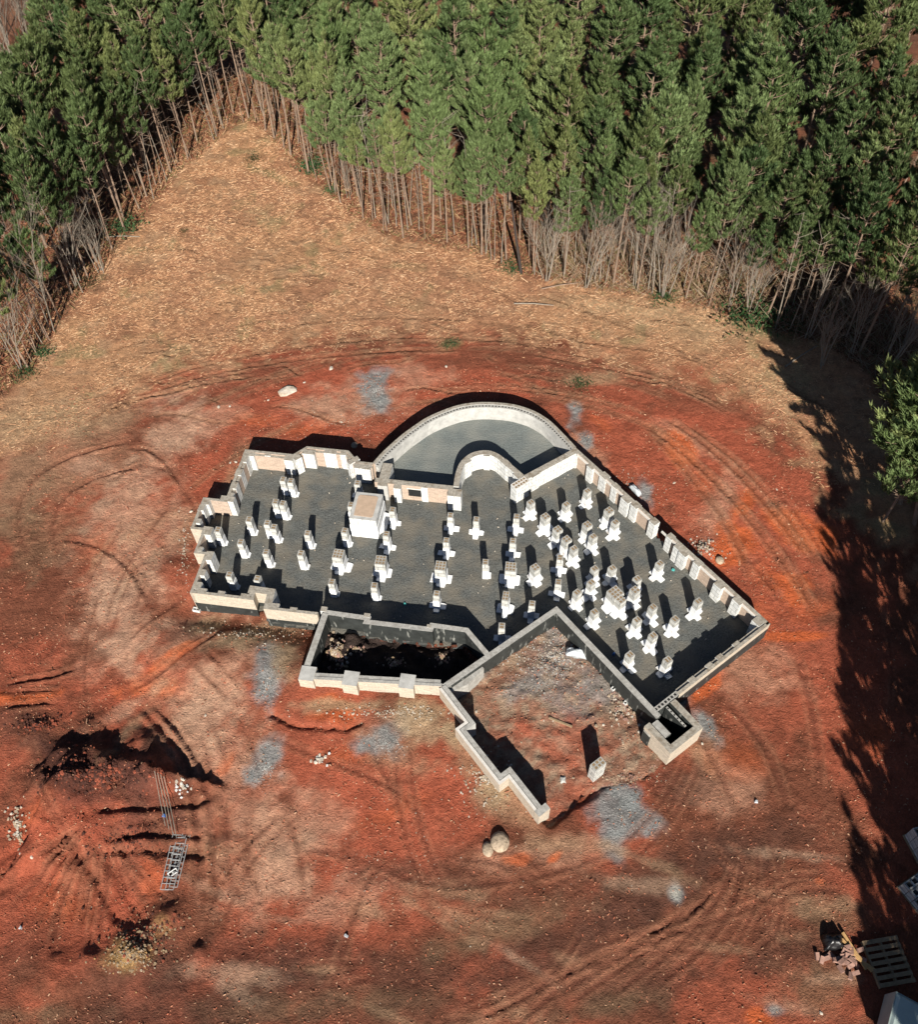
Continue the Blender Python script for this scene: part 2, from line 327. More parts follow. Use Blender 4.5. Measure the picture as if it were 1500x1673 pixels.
# curved ruts in the cleared field
track([(250, 640), (350, 610), (480, 588), (620, 575), (760, 572)], .16, .05); track([(240, 625), (360, 590), (500, 566), (660, 552), (850, 560), (980, 590)], .14, .045)
track([(300, 560), (450, 535), (600, 520), (740, 522), (900, 540)], .12, .035); track([(120, 700), (200, 660), (330, 628), (430, 612)], .13, .05)
track([(860, 575), (980, 600), (1090, 625), (1200, 680)], .14, .05); track([(880, 480), (1040, 540), (1150, 590), (1260, 640)], .12, .05)
track([(830, 520), (960, 560), (1090, 575), (1180, 610), (1230, 650)], .11, .05); track([(500, 400), (640, 425), (760, 455), (860, 500)], .10, .04); track([(480, 440), (600, 470), (720, 500), (800, 520)], .10, .04)
# right of the house
track([(1050, 690), (1130, 750), (1210, 830), (1290, 930), (1340, 1010)], .20, .055, True); track([(1085, 680), (1170, 740), (1250, 820), (1330, 920)], .20, .05, True)
track([(1120, 690), (1210, 760), (1290, 850), (1345, 930)], .16, .04); track([(1185, 870), (1240, 930), (1290, 1000)], .16, .05)
track([(1060, 700), (1130, 780), (1190, 860), (1235, 960)], .16, .04)
# left arcs
track([(40, 910), (30, 830), (70, 770), (150, 735), (220, 720)], .18, .055, True); track([(100, 930), (85, 850), (120, 800), (190, 770), (240, 765)], .16, .05, True)
track([(250, 1000), (225, 950), (195, 915), (150, 890), (90, 880)], .17, .05, True); track([(300, 800), (275, 760), (240, 735), (200, 735)], .16, .05, True)
track([(180, 790), (225, 760), (280, 775), (330, 850)], .13, .035); track([(200, 1060), (270, 1000), (320, 960)], .16, .04)
track([(0, 1120), (80, 1105), (140, 1085)], .16, .07); track([(0, 1165), (60, 1150), (110, 1150)], .16, .07); track([(0, 1135), (60, 1130), (110, 1128)], .12, .06)
track([(190, 1140), (250, 1110), (310, 1070), (380, 1020)], .14, .04); track([(330, 1060), (370, 1100), (405, 1140)], .13, .05); track([(310, 1080), (350, 1120), (380, 1150)], .12, .05)
# lower left wheel lines
track([(225, 1150), (270, 1200), (305, 1250), (325, 1330), (330, 1400), (335, 1480)], .19, .075); track([(250, 1150), (295, 1200), (330, 1260), (347, 1340), (350, 1400), (352, 1490)], .17, .07)
track([(300, 1250), (318, 1320), (322, 1400), (318, 1480)], .16, .06, True); track([(360, 1270), (370, 1340), (375, 1420), (380, 1480)], .17, .05)
track([(395, 1180), (420, 1240), (430, 1290)], .13, .05); track([(400, 1330), (405, 1400), (400, 1470)], .15, .05, True); track([(470, 1320), (490, 1400), (500, 1480)], .15, .045, True); track([(640, 1400), (600, 1440), (560, 1550), (540, 1640)], .16, .04)
# lower right diagonal streaks
for o in range(8): track([(690+75*o, 1690-10*o*(1+o*.1)), (850+60*o, 1615-14*o), (1010+38*o, 1550-17*o), (1150+14*o, 1490-20*o)], .10+.03*(o % 3), .02+.008*(o % 2), o % 3 == 0)
track([(480, 1385), (580, 1400), (680, 1440), (760, 1450), (900, 1430), (1010, 1390)], .16, .018); track([(800, 1640), (950, 1585), (1090, 1530), (1230, 1480), (1320, 1420)], .13, .018)
track([(1130, 1180), (1180, 1270), (1200, 1330)], .16, .04, True); track([(1180, 1140), (1250, 1220), (1290, 1330)], .18, .035, True); track([(1300, 1060), (1330, 1180), (1340, 1300)], .18, .03)
track([(420, 1200), (520, 1240), (640, 1290), (700, 1350)], .14, .03); track([(600, 1210), (640, 1290), (650, 1340)], .16, .03)

# faint drag lines circling the pad and sweeping over the field
tr = random.Random(31)
for k in range(34):
    a = tr.uniform(12, 172); ln = tr.uniform(12, 42); ra = tr.uniform(10.6, 16.5); rb = ra*.86+tr.uniform(-.4, .4)
    if k % 3 == 0: a = tr.choice((tr.uniform(150, 215), tr.uniform(-25, 30)))
    l = [(.3+ra*math.cos(math.radians(a+ln*j/8))*1.02, 15.6+rb*math.sin(math.radians(a+ln*j/8))) for j in range(9)]
    TRACKS.append((l, tr.uniform(.05, .12), tr.uniform(.012, .03), False))
for k in range(85):      # sweeps across the straw towards the far point
    x0 = tr.uniform(-16, 13); y0 = tr.uniform(24.5, 40) if k % 3 else tr.uniform(24, 31); t = tr.uniform(-.45, .25)-.02*x0; L_ = tr.uniform(1, 5)
    TRACKS.append(([(x0+L_*j/6*math.cos(t), y0+L_*j/6*math.sin(t)+.25*math.sin(j)) for j in range(7)], tr.uniform(.07, .12), tr.uniform(.03, .06), False))
for k in range(34):      # fan of blade marks down the mound
    t = math.radians(tr.uniform(200, 318)); o = at(170+tr.uniform(-20, 20), 1335+tr.uniform(-10, 15)); r0 = tr.uniform(.3, 1.0); r1 = r0+tr.uniform(1.4, 3.2)
    TRACKS.append(([(o[0]+r*math.cos(t+.05*r), o[1]+r*math.sin(t+.05*r)) for r in np.linspace(r0, r1, 6)], tr.uniform(.06, .14), tr.uniform(.03, .06), k % 4 == 0))
for k in range(12):      # faint wheel marks all over the foreground
    x0 = tr.uniform(-11, 9); y0 = tr.uniform(3.6, 10); t = tr.uniform(-.2, .9) if k % 2 else tr.uniform(1.2, 2.2); L_ = tr.uniform(2, 5); c = tr.uniform(-.12, .12)
    l = [(x0+L_*j/6*math.cos(t+c*j), y0+L_*j/6*math.sin(t+c*j)) for j in range(7)]; w_ = tr.uniform(.07, .13); dp = tr.uniform(.01, .018)
    TRACKS.append((l, w_, dp, k % 3 == 0)); TRACKS.append(([(x+.5*math.sin(t), y-.5*math.cos(t)) for x, y in l], w_, dp, k % 3 == 0))
xs = np.concatenate([np.linspace(-75, -22, 40)[:-1], np.arange(-22, -13, .16), np.arange(-13, 13.6, .075), np.arange(13.6, 22, .16), np.linspace(22, 75, 40)])
ys = np.concatenate([np.linspace(-30, 1, 24)[:-1], np.arange(1, 27.5, .075), np.arange(27.5, 40, .09), np.arange(40, 48, .16), np.linspace(48, 130, 50)])
GX, GY = np.meshgrid(xs, ys); NX, NY = len(xs), len(ys)
GZ = relief(GX, GY)
def levels(X, Y, Z):
    Z = np.where(inside(X, Y, crawl), -.12+Z*.2, Z); Z = np.where(inside(X, Y, patio), -.12+Z*.2, Z)
    mw = inside(X, Y, well)
    zw = -.12+.6*(fbm(X*3.5, Y*3.5, 90)-.5)
    for px, py, r, h in ((541, 1050, .5, .42), (555, 1080, .42, .42), (583, 1052, .45, .28), (645, 1085, .42, .36), (722, 1075, .38, .36)):
        g = at(px, py); zw = zw+h*np.exp(-((X-g[0])**2+(Y-g[1])**2)/r**2)
    Z = np.where(mw, zw, Z); Z = np.where(inside(X, Y, shaft), -1.4, Z)
    mg = inside(X, Y, garage); g0 = at(900, 1120); r = np.exp(-((X-g0[0])**2+(Y-g0[1])**2)/2.2)
    Z = np.where(mg, .10+.22*(fbm(X*2.2, Y*2.2, 33)-.5)*1.0+.10*(fbm(X*8, Y*8, 35, 2)-.5)+.12*r, Z); return Z
GZ = levels(GX, GY, GZ)
def ground_z(x, y):
    i = np.clip(np.searchsorted(xs, x)-1, 0, NX-2); j = np.clip(np.searchsorted(ys, y)-1, 0, NY-2)
    tx = (x-xs[i])/(xs[i+1]-xs[i]); ty = (y-ys[j])/(ys[j+1]-ys[j])
    return (GZ[j, i]*(1-tx)+GZ[j, i+1]*tx)*(1-ty)+(GZ[j+1, i]*(1-tx)+GZ[j+1, i+1]*tx)*ty
def onground(px, py):
    z = 0.
    for _ in range(4): p = at(px, py, z); z = float(ground_z(p[0], p[1]))
    return float(p[0]), float(p[1]), z

# colours of the soil
X, Y = GX, GY
Cc = np.zeros(X.shape+(3,))
def lay(c, a):
    global Cc
    a = np.clip(a, 0, 1)[..., None]; Cc = Cc*(1-a)+np.array(c)*a
lay(C_BROWN, np.ones(X.shape))
n1 = fbm(X*.5, Y*.5, 101); n2 = fbm(X*1.7, Y*1.7, 103); n3 = fbm(X*4.5, Y*4.5, 107)
lay(C_RED, sstep(.42, .6, n1)*.7)
def patch(px, py, rx, ry, rot, c, a=.8, soft=.6, sd=0):
    g = at(px, py); sx = abs(at(px+10, py)[0]-g[0])/10; sy = abs(at(px, py-10)[1]-g[1])/10
    t = math.radians(rot); ca, sa = math.cos(t), math.sin(t)
    dx = (X-g[0])/sx; dy = (Y-g[1])/sy; u = (dx*ca+dy*sa)/rx; v = (-dx*sa+dy*ca)/ry
    q = np.hypot(u, v)+1.3*(n2-.5)+.9*(fbm(X*1.1+sd*3.7+px, Y*1.1+py, 120+sd)-.5)+.5*(n3-.5); lay(c, a*(1-sstep(1-soft, 1+soft*.4, q)))
# broad tones: photo pixel, radii, rotation
patch(560, 640, 330, 80, 0, C_RED, .85); patch(1150, 760, 190, 130, -38, C_RED, .9); patch(1240, 900, 130, 150, -30, C_RED, .9); patch(230, 850, 160, 160, 20, C_RED, .7)
patch(620, 1290, 260, 110, 0, C_RED, .9); patch(900, 1240, 180, 100, 0, C_RED, .6); patch(240, 1130, 220, 60, 0, C_RED, .8); patch(120, 1400, 180, 180, 0, C_RED, .85); patch(1360, 1060, 110, 60, 0, C_RED, .7); patch(1300, 1130, 160, 90, 0, C_RED, .5)
patch(1440, 1250, 60, 60, 0, C_RED, .6)
patch(100, 760, 190, 90, 25, C_TAN, .55); patch(60, 960, 120, 110, 0, C_BROWN, .85); patch(60, 860, 80, 70, 0, C_OLIVE, .5); patch(220, 730, 120, 50, 30, C_BROWN, .55)
patch(400, 620, 150, 30, 12, C_BROWN, .6); patch(800, 585, 260, 26, -6, C_BROWN, .65); patch(1100, 640, 150, 30, -18, C_BROWN, .6)
for a in ((280, 700, 45, 45, 0), (240, 770, 60, 40, 40), (190, 990, 60, 80, 30), (240, 900, 50, 60, 0), (340, 690, 60, 35, 20), (300, 1040, 90, 40, 15), (420, 1070, 80, 45, 10), (330, 1190, 60, 110, -35), (400, 1250, 60, 60, 0), (390, 1320, 70, 80, 0), (520, 660, 60, 25, 0), (590, 650, 70, 35, 0),
          (430, 1420, 90, 90, 0), (560, 1480, 110, 50, 0), (1120, 720, 60, 20, -30), (1170, 830, 30, 70, -40), (680, 620, 60, 25, 0), (500, 1340, 90, 60, 0), (960, 740, 40, 30, -40), (1230, 1100, 80, 50, 0), (880, 1400, 110, 30, 0), (1180, 1280, 60, 60, 0)):
    patch(*a, C_PINK, .62, .75)
for a in ((1115, 735, 26, 36, 20), (1195, 890, 30, 40, -35), (1215, 830, 22, 34, -35), (1290, 860, 60, 28, -40), (1290, 960, 36, 26, 0), (1345, 880, 24, 30, 0), (250, 1130, 55, 18, 0), (55, 1140, 60, 14, 4), (850, 1408, 26, 12, 0), (905, 1405, 20, 7, 35), (1300, 1040, 60, 8, 0), (1150, 1130, 46, 12, 38), (1060, 1170, 30, 10, -60), (545, 1170, 50, 22, 0),
          (370, 1250, 14, 26, -30), (1085, 1205, 32, 12, -30), (935, 1310, 40, 12, 40), (1340, 1440, 12, 12, 0), (1170, 1425, 12, 10, 0), (1240, 1660, 30, 16, 0), (300, 1070, 60, 12, 30)):
    patch(*a, C_ORANGE, .85, .5)
for a in ((1050, 1470, 240, 50, 20), (1180, 1400, 180, 50, 10), (950, 1540, 260, 60, 22), (620, 1600, 220, 60, 0), (700, 1440, 130, 30, -15), (1300, 1550, 90, 70, 0), (400, 1600, 150, 80, 0), (300, 1660, 300, 30, 0), (520, 1560, 100, 40, 0), (1110, 1270, 60, 50, 0), (180, 1285, 130, 50, 0), (240, 1360, 100, 60, 0), (250, 1600, 120, 60, 0), (30, 1180, 60, 30, 0), (130, 1215, 130, 20, 0), (1050, 1620, 200, 40, 15)):
    patch(*a, C_DARK, .62, .8)
for a in ((600, 1640, 170, 30, 0), (1000, 1640, 120, 24, 10), (430, 1650, 100, 30, 0), (1370, 1500, 60, 30, 0), (1330, 1610, 60, 60, 0), (820, 1520, 160, 26, 14), (60, 1660, 100, 22, 0)):
    patch(*a, C_OLIVE, .6, .8)
patch(150, 1250, 120, 60, 0, (.055, .024, .018), .9, .6, 3); patch(110, 1430, 120, 90, 0, (.40, .095, .05), .75, .8, 5); patch(250, 1290, 90, 60, 0, (.12, .045, .032), .7, .8, 4); patch(210, 1565, 42, 34, 20, C_YEL, .9); patch(265, 1510, 26, 24, 0, C_YEL, .45); patch(650, 1220, 70, 50, 0, C_TAN, .6); patch(830, 1310, 60, 40, -50, C_TAN, .7); patch(770, 1240, 26, 60, 30, C_TAN, .6); patch(390, 1050, 90, 22, 8, C_TAN, .5); patch(690, 1170, 60, 20, 0, C_TAN, .6); patch(1380, 1475, 26, 16, 0, C_TAN, .6); patch(1150, 1215, 30, 40, 0, C_TAN, .4)  # first patch paints the mound's far-side shadow into its moist soil
for a in ((1090, 720, 40, 22, -30), (1150, 790, 22, 40, -38), (1255, 935, 30, 44, -30), (1320, 1000, 50, 20, 10), (1235, 1000, 40, 24, -20), (980, 690, 30, 10, -40), (640, 1330, 60, 20, 20), (560, 1240, 50, 20, 0), (330, 1130, 40, 12, 20), (60, 1330, 50, 24, 30), (110, 1480, 60, 50, 0), (250, 1440, 30, 50, -10), (1210, 1240, 50, 30, 0), (1420, 1200, 40, 50, 0), (500, 700, 60, 14, 0), (420, 690, 40, 14, 0), (160, 900, 30, 40, 0)):
    patch(*a, C_ORANGE, .38, .9, 7)
for a in ((215, 820, 40, 70, 0), (280, 860, 30, 60, 0), (170, 980, 40, 60, 20), (235, 960, 36, 40, 0), (350, 1130, 60, 36, -30), (300, 1180, 50, 30, -40), (470, 1400, 60, 60, 0), (640, 1180, 50, 16, 0), (300, 640, 60, 16, 20)):
    patch(*a, (.56, .34, .225), .5, .9, 9)
for a in ((210, 880, 90, 160, 10), (330, 1160, 110, 60, -25), (430, 1400, 100, 90, 0), (560, 665, 110, 30, 0)): patch(*a, (.56, .33, .21), .42, 1.0, 11)
# cement washouts
for a in ((437, 1115, 26, 62, 0), (440, 1240, 26, 42, -40), (418, 1270, 18, 26, -30), (612, 632, 30, 36, -10), (625, 660, 16, 20, 0), (940, 675, 14, 26, -20), (960, 720, 14, 16, 0), (1015, 1335, 52, 52, 0), (1000, 1385, 20, 34, 0), (1010, 1300, 36, 24, 0), (635, 1210, 36, 34, 0), (600, 1225, 26, 14, 0), (1055, 805, 14, 20, 0), (1150, 1180, 20, 40, 20), (1105, 1460, 14, 24, 0), (1110, 1150, 16, 10, 0), (1270, 1650, 20, 14, 0)):
    patch(*a, C_GREY, .9, .6)
for a in ((750, 1640, 500, 50, 6), (1050, 1560, 300, 40, 18), (300, 1640, 260, 50, 0), (1000, 1440, 200, 30, 14), (50, 1560, 60, 80, 0), (1330, 1400, 50, 120, 10)): patch(*a, (.14, .06, .038), .5, .9, 8)
patch(1105, 1460, 9, 14, 0, (.5, .47, .4), .7, .5)
rr_ = random.Random(12)
for k in range(44):     # wind-blown tan and pale streaks over the clay
    px = rr_.uniform(350, 1400); py = rr_.uniform(1380, 1670)
    if k > 30: px, py = rr_.uniform(150, 420), rr_.uniform(640, 1200)
    patch(px, py, rr_.uniform(30, 100), rr_.uniform(7, 18), rr_.uniform(-35, 5) if k <= 30 else rr_.uniform(20, 90), C_TAN if k % 3 else (.50, .33, .22), .45, .9, k)
for a in ((360, 1145, 60, 40, -30), (320, 1190, 50, 40, -30), (345, 1235, 40, 50, -30), (200, 1040, 70, 50, 20), (190, 960, 40, 60, 20), (310, 690, 36, 50, 0), (270, 730, 40, 60, 30), (150, 760, 40, 24, 0)):
    patch(*a, (.58, .36, .24), .5, .9, 5)
for a in ((400, 1045, 70, 26, 8), (470, 1080, 26, 50, 0), (560, 1160, 90, 12, 0), (690, 1190, 50, 40, 20), (740, 1215, 20, 30, 0), (800, 1300, 40, 30, -50), (340, 1020, 40, 20, 0)):
    patch(*a, (.42, .30, .18), .75, .7, 6)
# inside the garage bay
mg = inside(X, Y, garage)
lay((.32, .17, .11), mg*.9); lay((.42, .32, .22), mg*sstep(.45, .65, n3)*.6)
for a in ((905, 1090, 60, 80, 0), (975, 1130, 50, 40, -40), (860, 1120, 40, 20, 30), (900, 1030, 16, 30, 0), (800, 1090, 60, 12, 35)): patch(*a, C_GREY, .6, .8)
for a in ((860, 1200, 50, 30, 0), (935, 1215, 60, 40, 0), (930, 1300, 50, 30, 30)): patch(*a, C_RED, .7, .7)
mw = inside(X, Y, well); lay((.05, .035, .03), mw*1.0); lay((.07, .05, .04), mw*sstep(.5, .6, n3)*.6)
# straw field and forest floor
dS, _, sS = pdist(X, Y, straw_b); sdist = np.where(inside(X, Y, STRAW), dS, -dS)
st = sstep(-.8, 1.1, sdist+2.6*(n2-.5)+1.6*(n1-.5))
lay(C_STRAW, st*.92); lay(C_TAN, st*sstep(.5, .62, n2)*.55); lay((.34, .155, .085), st*sstep(.5, .66, n1)*.55); lay((.23, .12, .07), st*sstep(.56, .7, n3)*.5); lay((.30, .25, .12), st*sstep(.62, .72, fbm(X*.8, Y*.8, 140))*.5)
for a in ((440, 330, 90, 50, 0), (700, 500, 260, 50, 0), (640, 450, 130, 30, 0), (330, 430, 60, 60, 0)): patch(*a, (.40, .20, .115), .5, .8)
for a in ((1130, 530, 150, 40, -12), (1000, 500, 120, 16, -10), (60, 690, 120, 40, 0), (1290, 620, 60, 60, -40), (960, 620, 60, 12, 0)): patch(*a, (.46, .33, .19), .55, .8)
for a in ((735, 562, 22, 10, 0), (660, 330, 20, 10, 0), (560, 300, 60, 8, -30), (440, 285, 50, 8, -20), (1240, 540, 60, 8, -20)): patch(*a, (.20, .20, .09), .6, .7)
dE, _, _ = pdist(X, Y, EDGE); ed = np.where(inside(X, Y, CLEAR), dE, -dE)
fo = sstep(.3, -.5, ed+1.2*(n2-.5)); lay(C_FOR, fo*.95); lay((.13, .065, .04), fo*sstep(.45, .62, n2)*.8); lay((.30, .17, .10), fo*sstep(.56, .66, n3)*.6); lay((.10, .085, .045), fo*sstep(.52, .68, n1)*.6*(X > 8))
# churned marks: moist soil darker, with groove shade and lit ridges painted in
fa = np.clip(.25+1.4*fbm(X*.9, Y*.9, 81), 0, 1)
for line, wd, dep, tread in TRACKS:
    m = boxm(X, Y, line, wd*3)
    if not m.any(): continue
    d, s, sd = pdist(X[m], Y[m], line); L = s.max(); fade = sstep(0, .8, s)*sstep(0, .8, L-s)*fa[m]
    a = (.60*fade*np.exp(-(d/(wd*.6))**2))[:, None]; Cc[m] = Cc[m]*(1-a)+np.array((.17, .062, .038) if line[0][1] < 22 else (.22, .11, .06))*a
    a = (.30*fade*np.exp(-((d-wd*1.0)/(wd*.35))**2))[:, None]; Cc[m] = Cc[m]*(1-a)+np.array((.47, .21, .12) if line[0][1] < 22 else (.46, .29, .17))*a
ji = lambda s: (np.clip(Cc, 0, 1)*s)
def make_ground():
    V = np.stack([GX, GY, GZ], -1).reshape(-1, 3).astype('f')
    i = np.arange(NX*NY).reshape(NY, NX); q = np.stack([i[:-1, :-1], i[:-1, 1:], i[1:, 1:], i[1:, :-1]], -1).reshape(-1, 4)
    me = bpy.data.meshes.new('ground'); me.vertices.add(len(V)); me.vertices.foreach_set('co', V.ravel())
    me.loops.add(q.size); me.loops.foreach_set('vertex_index', q.ravel().astype('i')); me.polygons.add(len(q))
    me.polygons.foreach_set('loop_start', np.arange(0, q.size, 4, dtype='i')); me.polygons.foreach_set('loop_total', np.full(len(q), 4, 'i'))
    me.update(calc_edges=True)
    at_ = me.color_attributes.new('Col', 'FLOAT_COLOR', 'POINT'); c = np.ones((len(V), 4), 'f'); c[:, :3] = np.clip(Cc, 0, 1).reshape(-1, 3); at_.data.foreach_set('color', c.ravel())
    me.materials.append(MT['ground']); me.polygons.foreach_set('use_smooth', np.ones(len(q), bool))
    o = bpy.data.objects.new('ground', me); COL.objects.link(o); tag(o, kind='structure')
make_ground()

def sheet(name, poly, z, m, amp=.02, res=.1):
    # a gently uneven sheet clipped to poly, made as a fine grid inside plus the outline
    xa = np.array([p[0] for p in poly]); ya = np.array([p[1] for p in poly])
    gx = np.arange(xa.min()-res, xa.max()+res, res); gy = np.arange(ya.min()-res, ya.max()+res, res)
    A, B = np.meshgrid(gx, gy); Zs = z+amp*(fbm(A*3, B*3, 55, 5)-.5)*2; ins = inside(A, B, poly)
    c = ins[:-1, :-1] | ins[1:, :-1] | ins[:-1, 1:] | ins[1:, 1:]
    idx = np.arange(A.size).reshape(A.shape); q = np.stack([idx[:-1, :-1], idx[:-1, 1:], idx[1:, 1:], idx[1:, :-1]], -1)[c]
    me = bpy.data.meshes.new(name); me.from_pydata(np.stack([A, B, Zs], -1).reshape(-1, 3).tolist(), [], q.tolist()); me.update()
    me.materials.append(m); me.polygons.foreach_set('use_smooth', np.ones(len(q), bool))
    o = bpy.data.objects.new(name, me); COL.objects.link(o); return tag(o, kind='structure')
FZ = .10; PZ = .22
sheet('crawlspace_floor', crawl, FZ, MT['gravel'], .03)
sheet('patio_floor', patio, PZ, MT['patio'], .012)

# ------------------------------------------------------------------ foundation
HOUSE = empty('house_foundation', (0, 18, 0)); tag(HOUSE, 'unfinished house foundation of tan brick and grey block walls standing on red clay', 'foundation')
INV = Matrix.Translation((0, -18, 0))
def hpart(mb, name, mats, label=None):
    o = mb.build(name, mats, HOUSE); o.matrix_parent_inverse = INV
    if label: o['label'] = label
    return o
def offset(line, t, closed=False):
    """offset to the left of travel by t with mitred corners"""
    out = []; n = len(line)
    for i in range(n):
        p = Vector(line[i]); a = Vector(line[i-1]) if (i > 0 or closed) else None; b = Vector(line[(i+1) % n]) if (i < n-1 or closed) else None
        d1 = (p-a).normalized() if a is not None else None; d2 = (b-p).normalized() if b is not None else None
        if d1 is None: d1 = d2
        if d2 is None: d2 = d1
        n1_ = Vector((-d1.y, d1.x)); n2_ = Vector((-d2.y, d2.x)); m_ = (n1_+n2_).normalized(); k = max(m_.dot(n1_), .35)
        out.append(tuple(p+m_*(t/k)))
    return out
def wall(line, t, z0, z1, name='wall', mr='brick_tan', ml='block_white', mt='top', o0=0., caps=None, label=None, dots=None, split=None, ledge=0):
    """line = right-hand (outer) face; wall grows to the left by t. split: lower band of the outer face uses split=(z, material)"""
    A = offset(line, o0) if o0 else list(line); B = offset(line, o0+t)
    mb = MB(); mats = [MT[mr], MT[ml], MT[mt], MT[split[1]] if split else MT['tar'], MT['hole'], MT['ledge']]
    u = 0
    for i in range(len(A)-1):
        a0, a1, b0, b1 = A[i], A[i+1], B[i], B[i+1]; L = math.dist(a0, a1); zs = split[0] if split else z0
        uv = lambda za, zb: [(u, za), (u+L, za), (u+L, zb), (u, zb)]
        if split: mb.face([(*a0, z0), (*a1, z0), (*a1, zs), (*a0, zs)], 3, uv(z0, zs))
        mb.face([(*a0, zs), (*a1, zs), (*a1, z1), (*a0, z1)], 0, uv(zs, z1))
        mb.face([(*b1, z0), (*b0, z0), (*b0, z1), (*b1, z1)], 1, [(u+L, z0), (u, z0), (u, z1), (u+L, z1)])
        mb.face([(*a0, z1), (*a1, z1), (*b1, z1), (*b0, z1)], 2)
        u += L
    for (a, b, s) in ((A[0], B[0], 1), (A[-1], B[-1], 0)):
        q = [(*b, z0), (*a, z0), (*a, z1), (*b, z1)]; q = q if s else q[::-1]
        uvq = [(t, z0), (0, z0), (0, z1), (t, z1)]; mb.face(q, 0, uvq if s else uvq[::-1])
    if dots:
        off, sp, sz = dots; D = offset(line, off); acc = sp/2; 
        for p, q in zip(D[:-1], D[1:]):
            L = math.dist(p, q); dx, dy = (q[0]-p[0])/L, (q[1]-p[1])/L
            while acc < L:
                c = (p[0]+dx*acc, p[1]+dy*acc); h = sz/2
                mb.face([(c[0]+x*dx-y*dy, c[1]+x*dy+y*dx, z1+.003) for x, y in ((-h, -h), (h, -h), (h, h), (-h, h))], 4); acc += sp
            acc -= L
    return hpart(mb, name, mats, label)
def rev(l): return list(reversed(l))
# back left run: outer side is away from the camera.  travel so that the outer face is on the right hand
left = [LB(-11.66, 14.17), LB(-11.66, 15.70), LB(-12.05, 15.70), LB(-12.05, 16.67), LB(-12.5, 16.67), LB(-12.5, 18.06), LB(-11.69, 18.06), LB(-11.69, 20.44), LB(-9.86, 20.44), LB(-9.46, 20.88), LB(-7.88, 20.88), LB(-7.42, 20.42), LB(-6.86, 20.42)]
wall(rev(left), .10, -.2, WT, 'brick_wall', 'brick_tan', 'brick_pink', 'top', label='brick leaf around the left wing')
wall(rev(left)[:7], .10, -.2, WT-.05, 'block_wall', 'block', 'brick_pink', 'top', o0=.11)
wall(CURVE[::-1], .12, -.2, WT, 'curved_wall', 'brick_pink', 'conc', 'top', label='curved outer brick leaf of the patio')
wall(CURVE[::-1], .14, -.2, WT-.02, 'curved_block_wall', 'block', 'conc', 'top_grey', o0=.125, dots=(.19, .125, .055), label='smooth pale inner leaf with open cores along the top')
wall([LB(-3.8, 19.74), LB(-6.63, 19.74)], .2, -.1, WT, 'patio_front_wall', 'block', 'brick_pink', 'top')
mbv = MB()      # the small vent opening in the patio front wall
p0, p1 = LB(-5.36, 0), LB(-4.92, 0)
q = [LB(-5.42, 19.537), LB(-4.92, 19.537)]
mbv.face([(*q[0], .32), (*q[1], .32), (*q[1], .70), (*q[0], .70)], 0); mbv.face([(*LB(-5.47, 19.535), .70), (*LB(-4.87, 19.535), .70), (*LB(-4.87, 19.535), .76), (*LB(-5.47, 19.535), .76)], 1)
hpart(mbv, 'vent_opening', [MT['hole'], MT['ledge']])
wall(ARCH[::-1], .2, -.1, WT, 'arched_wall', 'block', 'block_white', 'top', label='round bay wall between room and patio')
wall([LB(-6.5, 19.4), LB(-6.5, 20.46)][::-1], .36, -.1, WT+.003, 'corner_wall', 'conc', 'block_white', 'top')
wall([WG(-15.28, 15.9), (2.30, 20.42)], .22, -.1, WT-.003, 'wing_back_wall', 'conc', 'block_white', 'top')
# wing, far side, with the doorway gap
wall([WG(GAP0, 15.97), WG(-15.32, 15.97)], .12, -.2, WT, 'wing_wall', 'brick_pink', 'brick_pink', 'top')
wall([WG(-6.05, 15.92), WG(GAP1, 15.95)], .12, -.2, WT, 'wing_wall', 'brick_pink', 'brick_pink', 'top')
wall([WG(GAP0-.05, 15.97), WG(-15.0, 15.97)], .05, WT-.10, WT-.03, 'mortar_ledge', 'ledge', 'ledge', 'ledge', o0=.123)
wall([WG(-6.4, 15.92), WG(GAP1-.3, 15.95)], .05, WT-.10, WT-.03, 'mortar_ledge', 'ledge', 'ledge', 'ledge', o0=.123)
# wing, near side (dark coated outside)
wall([WG(-6.02, 11.95), WG(-6.02, 15.92)], .10, -.35, WT, 'wing_front_wall', 'brick_tan', 'brick_pink', 'top', split=(.62, 'tar'))
wall([WG(-6.02, 11.95), WG(-6.02, 15.80)], .09, -.1, WT-.05, 'block_wall', 'block', 'brick_pink', 'top', o0=.11)
wall([WG(-6.02, 11.0), WG(-6.02, 11.96)], .16, -.35, WT-.02, 'vent_block_wall', 'tar', 'block', 'top_grey', dots=(.08, .13, .075))
# L shaped wall around the garage bay
wall([WG(-10.39, 6.52), WG(-10.39, 10.86), WG(-5.88, 10.86)], .19, -.3, WT-.01, 'garage_wall', 'tar', 'block', 'top_grey', label='black coated block wall around the garage bay')
# concrete wedge at the garage corner
mb = MB(); mb.prism([WG(-10.38, 6.55), WG(-10.38, 7.9), WG(-10.31, 7.9), WG(-10.18, 7.2), WG(-10.28, 6.58)], -.3, .74, 0, 0); hpart(mb, 'concrete_buttress', [MT['top_grey']])
